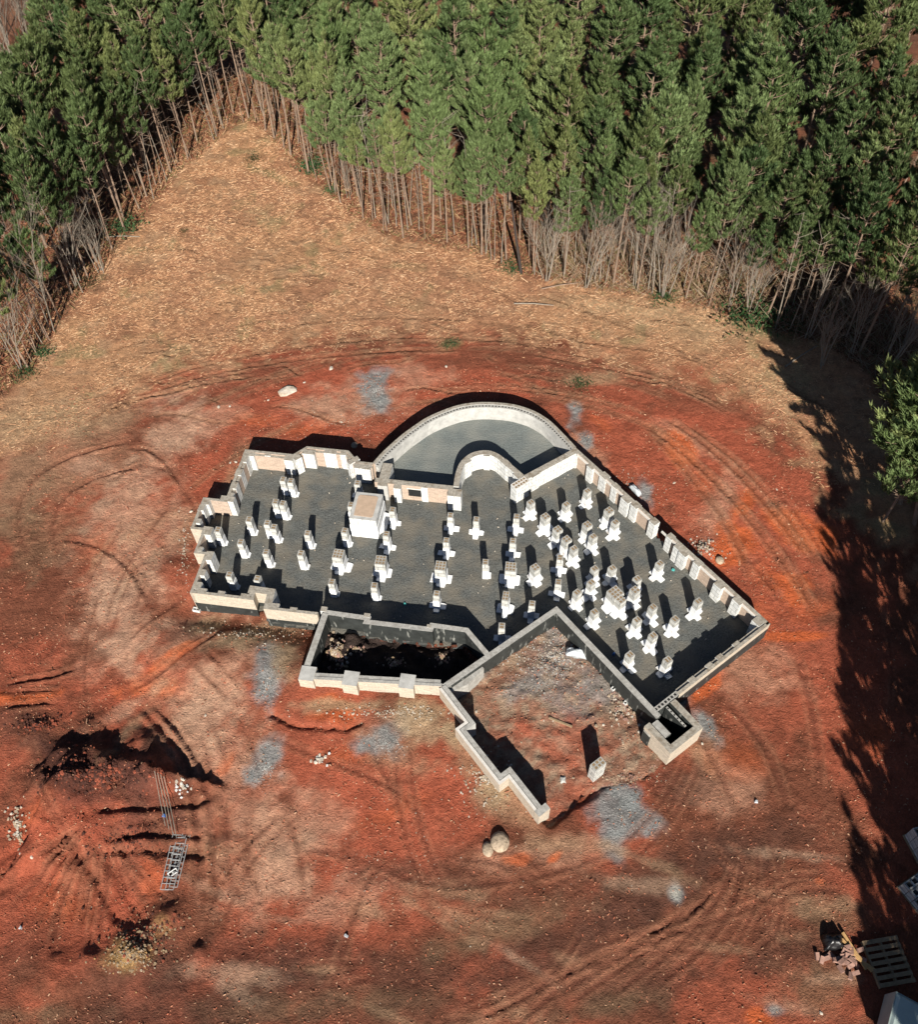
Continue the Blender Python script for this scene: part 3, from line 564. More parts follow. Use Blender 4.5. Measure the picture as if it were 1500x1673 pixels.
# brick box projecting at the wing's corner, and its shaft
wall([WG(-5.92, 10.42), WG(-4.86, 10.42), WG(-4.86, 11.74), WG(-6.0, 11.74)][::1], .2, -1.4, WT, 'shaft_wall', 'brick_tan', 'tar', 'top', label='tan brick box with a deep open shaft')
wall([WG(-5.85, 10.64), WG(-5.30, 10.64)], .24, -.4, WT-.04, 'shaft_wall', 'tar', 'tar', 'top_grey')
mb = MB(); mb.box(WG(-5.75, 10.52), (.26, .30), AW, 0, 1, z0=-.4, z1=.72); hpart(mb, 'block_stub', [MT['tar'], MT['top_grey']])
wall([WG(-5.2, 11.42), WG(-5.98, 11.42)], .07, -1.2, .84, 'block_lining', 'tar', 'tar', 'top_grey', dots=(.035, .13, .045))  # black lining colour stands in for the dark down the shaft
# front of the left wing
f1 = [LB(-11.64, 14.17), LB(-9.50, 14.17), LB(-9.53, 14.46), LB(-9.13, 14.45), LB(-9.09, 13.90), LB(-7.30, 13.92)]
wall(f1, .10, -.35, WT+.002, 'front_brick_wall', 'brick_tan', 'brick_pink', 'top', split=(.30, 'tar'), label='tan brick front of the left wing, black below')
wall([LB(-9.72, 14.17), LB(-9.53, 14.17), LB(-9.53, 14.46), LB(-9.13, 14.45), LB(-9.09, 13.90), LB(-8.60, 13.92)], .14, -.1, WT-.004, 'block_wall', 'block', 'block_white', 'top', o0=.105)
# sunken room in front
wall([LB(-7.16, 14.02), LB(-7.30, 11.66)], .2, -.4, WT-.006, 'well_side_wall', 'tar', 'tar', 'top_grey')
wall([LB(-7.30, 11.66), LB(-2.95, 12.0)], .10, -.2, WT+.001, 'front_brick_wall', 'brick_tan', 'block', 'top_grey')
wall([LB(-7.2, 11.67), LB(-3.0, 12.0)], .12, -.4, WT-.012, 'front_block_wall', 'block', 'tar', 'top_grey', o0=.103)
wall(rev([LB(-7.12, 13.98), LB(-5.78, 13.95), LB(-5.80, 13.81), LB(-3.55, 13.82), LB(-3.53, 13.97), LB(-2.53, 13.95), LB(-1.78, 13.2)]), -.17, -.4, WT-.015, 'well_back_wall', 'tar', 'block', 'top_grey', label='black coated back wall of the sunken room')
for (u, v) in ((-7.09, 11.86), (-5.74, 11.88), (-4.02, 12.02)):
    mb = MB(); mb.box(LB(u, v), (.47, .48), AB, 0, 1, z0=-.2, z1=WT+.012); hpart(mb, 'brick_column', [MT['brick_tan'], MT['conc']])
# stepped garage side wall: outer brick leaf and inner block leaf with a slot between them
gl = [WG(-10.52, 6.36), WG(-9.20, 6.33), WG(-9.20, 5.98), WG(-7.10, 5.97), WG(-7.10, 6.31), WG(-5.74, 6.29)]
wall(rev(gl)[::-1] if False else gl[::-1], -.085, -.2, WT, 'garage_brick_wall', 'brick_tan', 'block', 'ledge', label='stepped tan brick wall beside the garage bay')
wall(gl[::-1], -.12, -.2, WT+.004, 'garage_block_wall', 'block', 'conc', 'top_grey', o0=-.10) if False else None
def strip(line, o0, o1, z0, z1, name, ml, mr, mt, label=None):
    A = offset(line, o0); B = offset(line, o1); mb = MB(); u = 0
    for i in range(len(A)-1):
        L = math.dist(A[i], A[i+1])
        mb.face([(*A[i], z0), (*A[i+1], z0), (*A[i+1], z1), (*A[i], z1)], 0, [(u, z0), (u+L, z0), (u+L, z1), (u, z1)])
        mb.face([(*B[i+1], z0), (*B[i], z0), (*B[i], z1), (*B[i+1], z1)], 1, [(u+L, z0), (u, z0), (u, z1), (u+L, z1)])
        mb.face([(*A[i], z1), (*A[i+1], z1), (*B[i+1], z1), (*B[i], z1)], 2); u += L
    for k in (0, -1): mb.face([(*A[k], z0), (*B[k], z0), (*B[k], z1), (*A[k], z1)], 0, [(0, z0), (.1, z0), (.1, z1), (0, z1)])
    return hpart(mb, name, [MT[ml], MT[mr], MT[mt]], label)
strip(gl, .105, .235, -.2, WT+.004, 'garage_block_wall', 'block', 'conc', 'top_grey')
strip([WG(-5.735, 6.28), WG(-5.735, 6.68)], 0, .2, -.2, WT+.006, 'garage_wall_end', 'brick_tan', 'block', 'top_grey')
# pilasters: photo position of the top, frame, width along the wall, depth, material
PIL = [(409, 741, 'B', .32, .24), (438, 741.5, 'B', .22, .2), (472, 748, 'B', .34, .26), (485, 747, 'D', .22, .28), (504, 738.5, 'B', .46, .22), (539.5, 738, 'B', .46, .2), (561, 740, 'B', .22, .22), (577, 752, 'D', .2, .45),
       (586, 761, 'B', .3, .24), (599, 763, 'B', .3, .24), (399.5, 749, 'B', .22, .34), (390, 771, 'B', .24, .3), (382, 793, 'B', .24, .3), (371, 815, 'B', .5, .24), (375, 811, 'B', .22, .38), (338, 820, 'B', .2, .24), (329, 829, 'B', .22, .26),
       (338, 867, 'B', .34, .34), (322, 851, 'B', .24, .2), (341, 908, 'B', .26, .36), (325, 897, 'B', .24, .2), (329, 935, 'B', .26, .24), (322, 956, 'B', .26, .26), (327, 965, 'B', .4, .2), (361, 969, 'B', .24, .16), (400, 974, 'B', .3, .18),
       (442, 992, 'B', .36, .18), (479, 996, 'B', .24, .16), (529, 995, 'B', .2, .18), (599.5, 1005, 'B', .2, .14), (701, 1023, 'B', .14, .12), (649.5, 794, 'B', .26, .26), (693.5, 794, 'B', .24, .18), (743, 805, 'B', .48, .34),
       (762, 753, 'D', .24, .28), (796, 742, 'B', .22, .2), (827, 756, 'W', .3, .24), (845, 777, 'W', .3, .14),
       (874, 775, 'W', .16, .36), (891, 764, 'W', .16, .34), (911, 751.5, 'W', .16, .32), (931, 740, 'W', .16, .32), (943, 738, 'W', .2, .2), (967, 762, 'W', .28, .2), (989, 777, 'W', .32, .24), (1007, 794, 'W', .26, .2), (1025, 815, 'W', .36, .26),
       (1040, 825, 'W', .28, .26), (1070, 852, 'W', .26, .26), (1097, 876, 'W', .24, .22), (1110, 893, 'W', .26, .24), (1120, 902, 'W', .3, .30), (1142, 919, 'W', .26, .24), (1177, 955, 'W', .32, .26), (1207, 981, 'W', .32, .22), (1241, 1014, 'W', .3, .34),
       (1205, 1053, 'W', .2, .24), (1177.5, 1074, 'W', .2, .24), (1160.5, 1088, 'W', .2, .24), (1132, 1111, 'W', .2, .24)]
for i, (x, y, f, a, b) in enumerate(PIL):
    P = at(x, y, WT-.01); rz = {'B': AB, 'W': AW, 'D': AB+math.radians(-45)}[f]; mb = MB()
    mb.box(P[:2], (a, b), rz, 0, 1, z0=-.05, z1=WT-.008+.0017*(i % 7), uoff=i*.37); hpart(mb, 'pilaster', [MT['block_white'], MT['top']])
P = at(850, 789, WT); mb = MB(); mb.box(P[:2], (.30, .62), AW, 0, 1, z0=-.05, z1=WT+.005)
ca, sa = math.cos(AW), math.sin(AW)
for i in (-1, 1):
    for j in range(-2, 3):
        c = (P[0]+ca*i*.07-sa*j*.115, P[1]+sa*i*.07+ca*j*.115); mb.face([(c[0]+ca*x-sa*y, c[1]+sa*x+ca*y, WT+.008) for x, y in ((-.04, -.04), (.04, -.04), (.04, .04), (-.04, .04))], 2)
hpart(mb, 'block_pier_end', [MT['block_white'], MT['ledge'], MT['core']])

# ------------------------------------------------------------------ piers
def pier(x, y, f, kind, label, group='white painted piers standing in the crawlspace', h=WT, base=FZ):
    P = at(x, y, h); rz = AB if f == 'B' else AW
    a, b = {'s': (.205, .22), 'w': (.215, .22), 'L': (.36, .37), 'l': (.21, .36), 'M': (.255, .26), 'g': (.24, .40), 'C': (.40, .40)}[kind]
    rz += random.gauss(0, .03); h += random.uniform(-.035, .03)
    r = empty('block_pier', (float(P[0]), float(P[1]), base), rz); tag(r, label, 'pier', group)
    H = h-base; seam = H*random.uniform(.50, .60)
    jt = random.uniform(-.012, .012)
    if kind == 'g': seam = 0
    mb = MB()
    mb.box((jt, 0), (a, b), 0, 0, 1, z0=seam, z1=H, uoff=random.random())
    nx, ny = (1, 2) if kind == 's' else ((2, 2) if kind in 'wM' else ((3, 3) if kind in 'LC' else (2, 3)))
    if kind == 'w' and f == 'W': nx, ny = 1, 2
    for i in range(nx):
        for j in range(ny):
            cx = (i-(nx-1)/2)*a/nx*.92+jt; cy = (j-(ny-1)/2)*b/ny*.92; hx, hy = a/nx*.30, b/ny*.30
            mb.face([(cx+sx*hx, cy+sy*hy, H+.003) for sx, sy in ((-1, -1), (1, -1), (1, 1), (-1, 1))], 2)
    o = mb.build('block_shaft', [MT['block'], MT['top_grey'], MT['core']], r)
    if kind == 'g': return r
    if seam:
        mb = MB(); mb.box((0, 0), (a+.02, b+.02), 0, 0, 0, z0=-.04, z1=seam-.002, taper=.03); mb.build('painted_base', [MT['paint']], r)
    arms = {'s': 'x', 'w': 'x', 'L': 'x', 'l': 'x', 'M': 'x', 'C': 'x'}[kind]
    if label.startswith('plain'): arms = 'f'
    mb = MB()
    def arm(dx, dy, L):
        # a ragged white sheet lying out from the foot of the pier
        wx = (b if dx else a)*random.uniform(.85, 1.02)/2; s0 = (a if dx else b)/2+.008
        pts = []
        for k, (s, t) in enumerate(((s0, -1), (s0+L*.6, -1.02), (s0+L*random.uniform(.9, 1.05), -random.uniform(.75, 1)), (s0+L*random.uniform(.92, 1.1), random.uniform(.75, 1)), (s0+L*.6, 1), (s0, 1))):
            tt = t*wx; pts.append((dx*s-dy*tt, dy*s+dx*tt))
        n = len(mb.v); mb.prism(pts, -.05, .035+random.uniform(0, .02))
    if arms == 'x':
        for dx, dy in ((1, 0), (-1, 0), (0, 1), (0, -1)): arm(dx, dy, random.uniform(.13, .2))
    else: arm(1, 0, .07); arm(0, -1, .02)
    mb.build('white_footing', [MT['paint']], r)
    return r
PIERS = [
 (355.5, 865, 'B', 's', 'plain white based pier closest to the left wall bays, beside their shadow'),
 (406, 848, 'B', 's', 'plain white based pier below the leftmost corner pilasters, right of the one by the bays'),
 (393, 885, 'B', 's', 'plain white based pier standing alone between the left bays and the paired piers'),
 (374.5, 938, 'B', 's', 'plain pier with its foot in the front wall shadow, nearer the left corner'),
 (419.5, 943.5, 'B', 's', 'plain pier almost sunk in shadow right behind the notch of the front wall'),
 (436.5, 853.5, 'B', 's', 'plain left hand pier of the third pair from the back wall'),
 (447.5, 860.5, 'B', 's', 'plain right hand pier of the third pair from the back wall'),
 (434.5, 901, 'B', 's', 'plain single pier just behind the notch pier, in line below the pairs'),
 (462, 782, 'B', 's', 'plain left pier of the pair closest to the back wall'),
 (474.5, 785, 'B', 's', 'plain right pier of the pair closest to the back wall'),
 (449.5, 819.5, 'B', 's', 'plain left pier of the middle pair in the left room'),
 (462, 822.5, 'B', 's', 'plain right pier of the middle pair in the left room'),
 (502, 870, 'B', 's', 'plain pier alone in the open gravel left of the chimney base'),
 (491.5, 904, 'B', 's', 'plain pier one row in front of the lone pier left of the chimney base'),
 (584, 788, 'B', 's', 'short pier tucked behind the chimney base against the back wall'),
 (572.5, 824, 'B', 's', 'plain pier pressed against the left side of the chimney base'),
 (563.5, 867, 'B', 's', 'plain pier just in front of the left corner of the chimney base'),
 (552.5, 904, 'B', 'L', 'broad white based pier in front left of the chimney base, thickest on the left'),
 (541.5, 949.5, 'B', 's', 'plain pier at the shadow edge below the broad left pier'),
 (641, 832, 'B', 's', 'pier with cross footing directly right of the chimney base'),
 (631, 872, 'B', 's', 'pier with cross footing in front of the one beside the chimney base'),
 (621.5, 914, 'B', 'L', 'broad pier with large cross footing below the chimney base'),
 (611, 956, 'B', 's', 'plain slim pier at the shadow edge below the broad pier by the chimney base'),
 (736, 841.5, 'B', 's', 'cross footed pier in front of the block corner left of the round bay'),
 (729, 882.5, 'B', 's', 'cross footed pier second in the column in front of the round bay left corner'),
 (720.5, 924, 'B', 'L', 'broad cross footed pier, third in the column left of the round bay'),
 (713, 969, 'B', 's', 'cross footed pier at the shadow edge, last in the column left of the round bay'),
 (778, 848, 'B', 's', 'cross footed pier standing alone in front of the round bay'),
 (794, 918.5, 'B', 's', 'plain slim pier alone in open gravel between the two broad piers'),
 (844, 843.5, 'B', 's', 'cross footed pier in front of the block pier ending the round bay'),
 (838.5, 884, 'B', 's', 'cross footed pier, second in the column below the round bay right end'),
 (835, 926, 'B', 'L', 'broad pier with many cores on top, third below the round bay right end'),
 (827, 974, 'B', 'l', 'long topped cross footed pier at the shadow edge left of the garage corner'),
 (820.5, 1023, 'B', 's', 'cross footed pier wholly in shadow left of the garage corner'),
 (869.5, 985, 'B', 's', 'cross footed pier in shadow just above the garage wall corner'),
 (867.5, 820, 'W', 'w', 'cross footed pier first right of the block pier at the round bay'),
 (892, 844, 'W', 'M', 'thicker diagonal pier at the head of the crowded diagonal row'),
 (926, 822.5, 'W', 'w', 'lone cross footed pier in front of the middle of the wing back wall'),
 (960.5, 801, 'W', 'w', 'cross footed pier nearest the far corner of the wing'),
 (912, 864.5, 'W', 'M', 'second pier of the crowded diagonal row'),
 (926, 881, 'W', 'M', 'third pier of the crowded diagonal row, touching the second'),
 (938.5, 896.5, 'W', 'w', 'last pier at the lower end of the crowded diagonal row'),
 (960.5, 857, 'W', 'M', 'upper left pier of the touching pair right of the crowded row'),
 (970, 875.5, 'W', 'w', 'lower right pier of the touching pair right of the crowded row'),
 (995.5, 834, 'W', 'M', 'upper pier of the touching pair near the wing far wall'),
 (1006.5, 852, 'W', 'w', 'lower pier of the touching pair near the wing far wall'),
 (916, 910.5, 'B', 's', 'narrow upright pier below the crowded diagonal row'),
 (913, 950, 'B', 's', 'narrow pier with one footing arm in shadow above the garage corner'),
 (875, 927, 'W', 'M', 'diagonal cross footed pier right of the broad many cored pier'),
 (972, 927.5, 'W', 'w', 'rear pier of the close pair with blue shaded feet in mid wing'),
 (967, 951.5, 'W', 'w', 'front pier of the close pair with blue shaded feet in mid wing'),
 (1001, 927.5, 'W', 'w', 'pier with both front footing arms shaded blue, behind the cluster of blocks'),
 (944, 967.5, 'W', 'w', 'diagonal pier beside a small pile of plaster, right of the garage corner'),
 (972, 998, 'W', 'w', 'pier closest in front of the garage corner wall, below the plaster pile'),
 (1042, 945.5, 'W', 'w', 'slim rear pier of the three stepping down right of the block cluster'),
 (1038, 964, 'W', 'M', 'square pier with shaded foot directly right of the block cluster'),
 (1015.5, 979, 'W', 'M', 'front square pier leaning against the hollow block cluster'),
 (1006, 967, 'W', 'C', 'large hollow block cluster, the widest pier of the wing'),
 (1068, 992, 'W', 'w', 'tall pier behind the row of three by the lower wing'),
 (1042, 1012, 'W', 'w', 'pier left of the tall one, in front of the block cluster'),
 (1079, 919, 'W', 'w', 'lone pier near the doorway gap in the wing far wall'),
 (1142, 982.5, 'W', 'w', 'rightmost pier, near the corner of the wing far wall'),
 (1104, 1011.5, 'W', 'w', 'lone pier left below the rightmost one'),
 (1067.5, 1038, 'W', 'w', 'pier in open gravel above the one whose feet lie in shadow'),
 (1030.5, 1069, 'W', 'w', 'pier nearest the long garage wall with a blue shaded arm'),
 (1092, 1078, 'W', 'w', 'lowest pier of the wing with its feet in the front wall shadow'),
]
for p in PIERS: pier(*p)
pier(978, 1247, 'W', 'g', 'single bare pale block pier standing on red clay in the garage bay', None or 'bare pier in the garage bay', h=1.02, base=.06)

# chimney base
P = at(598, 827, 1.0); r = empty('chimney_base', (float(P[0]), float(P[1]), FZ), AB); tag(r, 'big square white painted chimney base with clay coloured top', 'chimney base')
mb = MB(); mb.box((0, 0), (1.0, 1.24), 0, 0, 0, z0=-.05, z1=.52, taper=.01); mb.build('painted_base', [MT['paint']], r)
mb = MB(); mb.box((0, 0), (.95, 1.18), 0, 0, 1, z0=.52, z1=.9); mb.build('block_course', [MT['block_white'], MT['conc']], r)
mb = MB(); mb.prism([(-.34, -.44), (.28, -.46), (.33, -.40), (.34, .42), (.26, .47), (-.3, .46), (-.36, .38)], .88, .915, 0, 0); mb.build('clay_fill', [MT['clay']], r)
mb = MB(); mb.prism([(.49, -.52), (.70, -.30), (.72, .38), (.49, .42)], -.05, .10); mb.prism([(-.5, -.62), (.48, -.64), (.5, -.70), (-.45, -.68)][::-1][::-1], -.05, .03); mb.build('white_footing', [MT['paint']], r)

# ------------------------------------------------------------------ rocks and rubble
def rock_mesh(name, m, seed, flat=.6, sub=2, cut=.70):
    import bmesh
    bm = bmesh.new(); bmesh.ops.create_icosphere(bm, subdivisions=sub, radius=1); rr = random.Random(seed)
    k = [Vector((rr.uniform(-1, 1), rr.uniform(-1, 1), rr.uniform(-1, 1))).normalized() for _ in range(7)]
    for v in bm.verts:
        d = v.co.normalized(); s = 1
        for q in k:
            t = d.dot(q)
            if t > .62: s = min(s, cut/t+.02)
        v.co = d*s*(1+rr.uniform(-.05, .05)*(1 if cut < .9 else .4)); v.co.z *= flat
    me = bpy.data.meshes.new(name); bm.to_mesh(me); bm.free(); me.materials.append(m); return me
ROCKS = [rock_mesh('stone', MT['stone'], i, .55, 2) for i in range(5)]; BOUL = [rock_mesh('boulder', MT['boulder'], 20+i, .62, 3, .93) for i in range(2)]
def rock(px, py, sx, sy, label, cat='stone', me=None, name='stone', rz=None, group=None, sink=.25, flat=.55):
    x, y, z = onground(px, py)
    o = bpy.data.objects.new(name, me or random.choice(ROCKS)); COL.objects.link(o)
    o.location = (x, y, z+sx*flat*(.5-sink)); o.scale = (sx, sy, min(sx, sy)); o.rotation_euler = (0, 0, random.uniform(0, 6) if rz is None else rz)
    return tag(o, label, cat, group)
rock(817, 1376, .27, .29, 'large round tan boulder lying on red clay below the stepped garage wall', 'boulder', BOUL[0], 'boulder', 0, sink=.3)
rock(797, 1388, .155, .21, 'smaller oval tan boulder touching the large round one on its left', 'boulder', BOUL[1], 'boulder', .1, sink=.3)
rock(468, 640, .44, .30, 'broad flat pale boulder on the clay behind the back wall', 'boulder', ROCKS[1], 'boulder', .2, sink=.42)
rock(1176, 916, .15, .17, 'round pale stone at the foot of the rubble heap by the wing wall', 'stone', BOUL[0], 'stone', 0, sink=.1)
rock(579, 728, .13, .15, 'round pinkish clod against the back wall shadow corner', 'stone', BOUL[1], 'stone', 0)
for px, py, s, lab in ((357, 665, .09, 'small white stone left of the broad flat boulder'), (375, 664, .07, 'white chip next to the small stone left of the flat boulder'), (497, 625, .07, 'white stone just right above the flat boulder'),
                       (541, 602, .13, 'flat white scrap above the cement stain behind the house'), (729, 599, .08, 'white stone behind the curved patio wall'), (438, 654, .06, 'small pale stone below the flat boulder, left'), (335, 1169, .06, 'small white stone alone beside the pink tracks left of the sunken room'),
                       (1102, 789, .07, 'pale scrap on red clay right of the wing'), (1148, 1215, .06, 'pale stone beside the shaft corner'), (385, 755, .08, 'pinkish stone outside the top left corner'), (376, 756, .06, 'pale stone touching the pinkish one outside the top left corner'),
                       (312, 836, .08, 'pale chunk outside the left bays'), (1270, 800, .06, 'pale chip on the tyre tracks right of the wing'), (1342, 1655, .06, 'white stone near the bottom right corner')):
    rock(px, py, s, s*.7, lab, me=ROCKS[int(px) % 5])
def heap(px, py, spread, n, sz, name, label, cat, cm, seed):
    """a heap of loose broken pieces as one mesh of many facetted stones"""
    rr = random.Random(seed); mb = MB()
    for i in range(n):
        a = rr.uniform(0, 6.28); q = abs(rr.gauss(0, .55)); x0, y0, _ = onground(px+spread[0]*q*math.cos(a), py+spread[1]*q*math.sin(a))
        s = sz*rr.uniform(.5, 1.5); z = float(ground_z(x0, y0)); h = s*rr.uniform(.2, .65); k = rr.randint(4, 6); t0 = rr.uniform(0, 6)
        pl = [(x0+s*rr.uniform(.6, 1)*math.cos(t0+6.283*j/k), y0+s*rr.uniform(.6, 1)*math.sin(t0+6.283*j/k)) for j in range(k)]
        mb.prism(pl, z-.04, z+h, rr.randrange(len(cm)), 0, taper=rr.uniform(.15, .5)); 
        mb.m[-1] = mb.m[-2]
    o = mb.build(name, [MT[c] for c in cm]); return tag(o, label, cat, kind='stuff')
heap(548, 1066, (20, 24), 170, .055, 'rubble_heap', 'heap of sunlit pale rubble at the left end of the sunken room', 'rubble', ['boulder', 'redbrick', 'stone', 'wood'], 1)
heap(583, 1060, (18, 6), 50, .05, 'rubble_heap', 'string of rubble along the back of the sunken room', 'rubble', ['boulder', 'redbrick', 'wood'], 2)
heap(645, 1082, (20, 10), 60, .05, 'rubble_heap', 'middle heap of pale rubble in the sunken room', 'rubble', ['boulder', 'redbrick', 'wood'], 3)
heap(722, 1075, (15, 14), 50, .05, 'rubble_heap', 'small right hand heap of rubble in the sunken room', 'rubble', ['boulder', 'redbrick', 'wood'], 4)
heap(1150, 892, (34, 22), 150, .05, 'rubble_heap', 'heap of broken pinkish rubble against the wing far wall', 'rubble', ['redbrick', 'boulder', 'stone'], 5)
heap(28, 1350, (22, 40), 80, .055, 'rubble_heap', 'pale stone heap on the mound at the left edge', 'rubble', ['boulder', 'stone'], 6)
heap(296, 1283, (18, 18), 34, .05, 'rubble_heap', 'white block fragments above the wire reinforcement', 'rubble', ['block_white', 'stone'], 7)
heap(522, 1241, (16, 10), 26, .06, 'rubble_heap', 'small cluster of white stones on clay below the sunken room', 'rubble', ['block_white', 'stone'], 8)
heap(905, 1075, (110, 60), 1100, .028, 'rubble', 'scattered brick and mortar crumbs in the garage bay', 'rubble', ['stone', 'redbrick', 'boulder', 'conc'], 9)
heap(1020, 1155, (36, 46), 220, .05, 'rubble', 'broken blocks strewn along the foot of the garage wall', 'rubble', ['stone', 'boulder', 'redbrick'], 10)
heap(650, 1165, (160, 16), 240, .035, 'rubble', 'mortar crumbs along the front of the sunken room', 'rubble', ['stone', 'boulder'], 11)
heap(790, 1270, (60, 60), 220, .035, 'rubble', 'crumbs along the outside of the stepped wall', 'rubble', ['stone', 'boulder'], 12)
heap(1020, 1270, (90, 30), 160, .03, 'rubble', 'crumbs along the eroded bank of the garage bay', 'rubble', ['redbrick', 'boulder'], 13)
heap(400, 1035, (110, 16), 150, .035, 'rubble', 'stones and crumbs below the front wall of the left wing', 'rubble', ['stone', 'boulder'], 14)
heap(300, 900, (14, 90), 120, .03, 'rubble', 'crumbs outside the left wall', 'rubble', ['stone', 'boulder'], 15)
heap(1030, 790, (90, 60), 120, .022, 'rubble', 'pale crumbs on the clay along the wing far wall', 'rubble', ['stone', 'boulder'], 16)
heap(560, 690, (230, 60), 260, .022, 'rubble', 'pale specks on the clay behind the house', 'rubble', ['stone', 'boulder'], 17)
heap(600, 1400, (700, 300), 300, .018, 'rubble', 'pale pebbles scattered over the clay in the foreground', 'rubble', ['stone', 'boulder'], 18)
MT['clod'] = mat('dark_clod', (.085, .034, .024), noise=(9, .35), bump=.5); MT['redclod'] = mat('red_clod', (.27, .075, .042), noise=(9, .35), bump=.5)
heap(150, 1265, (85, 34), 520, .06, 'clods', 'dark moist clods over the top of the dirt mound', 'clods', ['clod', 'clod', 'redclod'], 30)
heap(200, 1370, (90, 50), 420, .035, 'clods', 'small red clods on the slope of the dirt mound', 'clods', ['redclod', 'clod'], 31)
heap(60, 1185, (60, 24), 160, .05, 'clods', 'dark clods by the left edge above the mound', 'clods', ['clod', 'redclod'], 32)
heap(235, 1530, (70, 46), 300, .045, 'clods', 'dark clods around the yellowish heap', 'clods', ['clod', 'redclod', 'wood'], 33)
heap(210, 1560, (44, 34), 420, .032, 'clod_heap', 'heap of yellowish clods near the bottom left corner', 'rubble', ['wood', 'boulder', 'cutwood', 'wood'], 19)
for k, (px, py, sx, sy) in enumerate(((437, 1115, 20, 50), (432, 1255, 22, 34), (614, 640, 26, 34), (1015, 1335, 44, 46), (630, 1215, 32, 24), (905, 1100, 60, 60))):
    heap(px, py, (sx, sy), 260, .018, 'gravel_spill', ('grey gravel spill below the left wing wall', 'grey gravel spill right of the dirt mound', 'grey gravel spill behind the house', 'large grey gravel spill at the garage mouth', 'grey gravel spill below the sunken room', 'grey gravel strewn inside the garage bay')[k], 'gravel', ['conc', 'gravel', 'block'], 40+k)
# chips on the gravel floor
mb = MB(); rr = random.Random(5)
for i in range(190):
    x = rr.uniform(-9, 9); y = rr.uniform(11, 22)
    if not inside(np.array([x]), np.array([y]), crawl)[0]: continue
    s = rr.uniform(.012, .04); a = rr.uniform(0, 6)
    mb.box((x, y), (s*rr.uniform(1, 2.6), s), a, z0=FZ-.02, z1=FZ+.035, taper=.3)
tag(mb.build('mortar_chips', [MT['stone']]), 'white mortar chips sprinkled over the grey gravel floor', 'mortar chips', kind='stuff')
def bx_thing(name, px, py, size, rz, mats, label, cat, z=None, h=.1, taper=.1, group=None, lift=0):
    x, y, zz = onground(px, py); zz = z if z is not None else zz
    mb = MB(); mb.box((0, 0), size, 0, 0, len(mats)-1, z0=-.03, z1=h, taper=taper); o = mb.build(name, [MT[m] for m in mats]); o.location = (x, y, zz+lift); o.rotation_euler = (0, 0, rz); return tag(o, label, cat, group)
# hollow blocks
def hollow_block(px, py, rz, label, s=.36, h=.17, tilt=0, group=None):
    x, y, z = onground(px, py); mb = MB(); a, b = s/2, s/4; t = s*.09
    mb.box((0, -b+t/2), (s, t), z0=0, z1=h); mb.box((0, b-t/2), (s, t), z0=0, z1=h)
    for cx in (-a+t/2, 0, a-t/2): mb.box((cx, 0), (t, 2*b-2*t), z0=0, z1=h-.002)
    o = mb.build('hollow_block', [MT['block_white']]); o.location = (x, y, z); o.rotation_euler = (tilt, 0, rz); return tag(o, label, 'concrete block', group)
hollow_block(322, 998, -.25, 'white two hole concrete block lying below the left front corner', .26, .12)
hollow_block(283, 1426, .6, 'pale hollow block resting on the grey wire reinforcement', .26, .16, .3)
hollow_block(1004, 1165-40, .6, 'broken pale block by the trench of the garage wall', .22, .1)
hollow_block(1023, 1148, .9, 'pale block lying beside the orange clay strip', .2, .1)
# litter
def sheet_thing(name, px, py, sx, sy, m, label, cat, seed, z=None, amp=.06, rz=0, top=.05):
    x, y, zz = onground(px, py); zz = zz if z is None else z; n = 12; rr = np.random.default_rng(seed); V = []; Fc = []
    for j in range(n+1):
        for i in range(n+1):
            u, v = i/n*2-1, j/n*2-1; rad = max(abs(u), abs(v)); q = math.atan2(v, u); k = .75+.35*float(fbm(np.array(math.cos(q)*2+seed), np.array(math.sin(q)*2), seed))
            e = 1-rad**3
            V.append((u*sx*k, v*sy*k, top*e+amp*float(fbm(np.array(u*3.+seed), np.array(v*3.), seed+1, 3))*(.3+e)-.02))
    for j in range(n):
        for i in range(n): a = j*(n+1)+i; Fc.append((a, a+1, a+n+2, a+n+1))
    me = bpy.data.meshes.new(name); me.from_pydata(V, [], Fc); me.materials.append(MT[m]); me.polygons.foreach_set('use_smooth', [True]*len(Fc))
    o = bpy.data.objects.new(name, me); COL.objects.link(o); o.location = (x, y, zz); o.rotation_euler = (0, 0, rz); s = o.modifiers.new('thick', 'SOLIDIFY'); s.thickness = .01
    return tag(o, label, cat)
sheet_thing('plastic_sheet', 941, 1068, .36, .17, 'plastic', 'crumpled clear plastic sheet against the garage bay wall', 'plastic sheet', 3, amp=.22, rz=-.2, top=.14)
sheet_thing('plastic_sheet', 1038, 802, .12, .32, 'plastic', 'white plastic scrap leaning over the wing far wall shadow', 'plastic sheet', 4, amp=.12, rz=.55, top=.14)
sheet_thing('plastic_bag', 920, 1274, .10, .13, 'block_white', 'small round white bag on red clay left of the bare pier', 'bag', 5, amp=.03, top=.05)
sheet_thing('plastic_bag', 941, 981, .13, .08, 'paint', 'small white plaster scrap in front of the garage corner', 'plaster scrap', 6, z=FZ, amp=.04, rz=-.7)
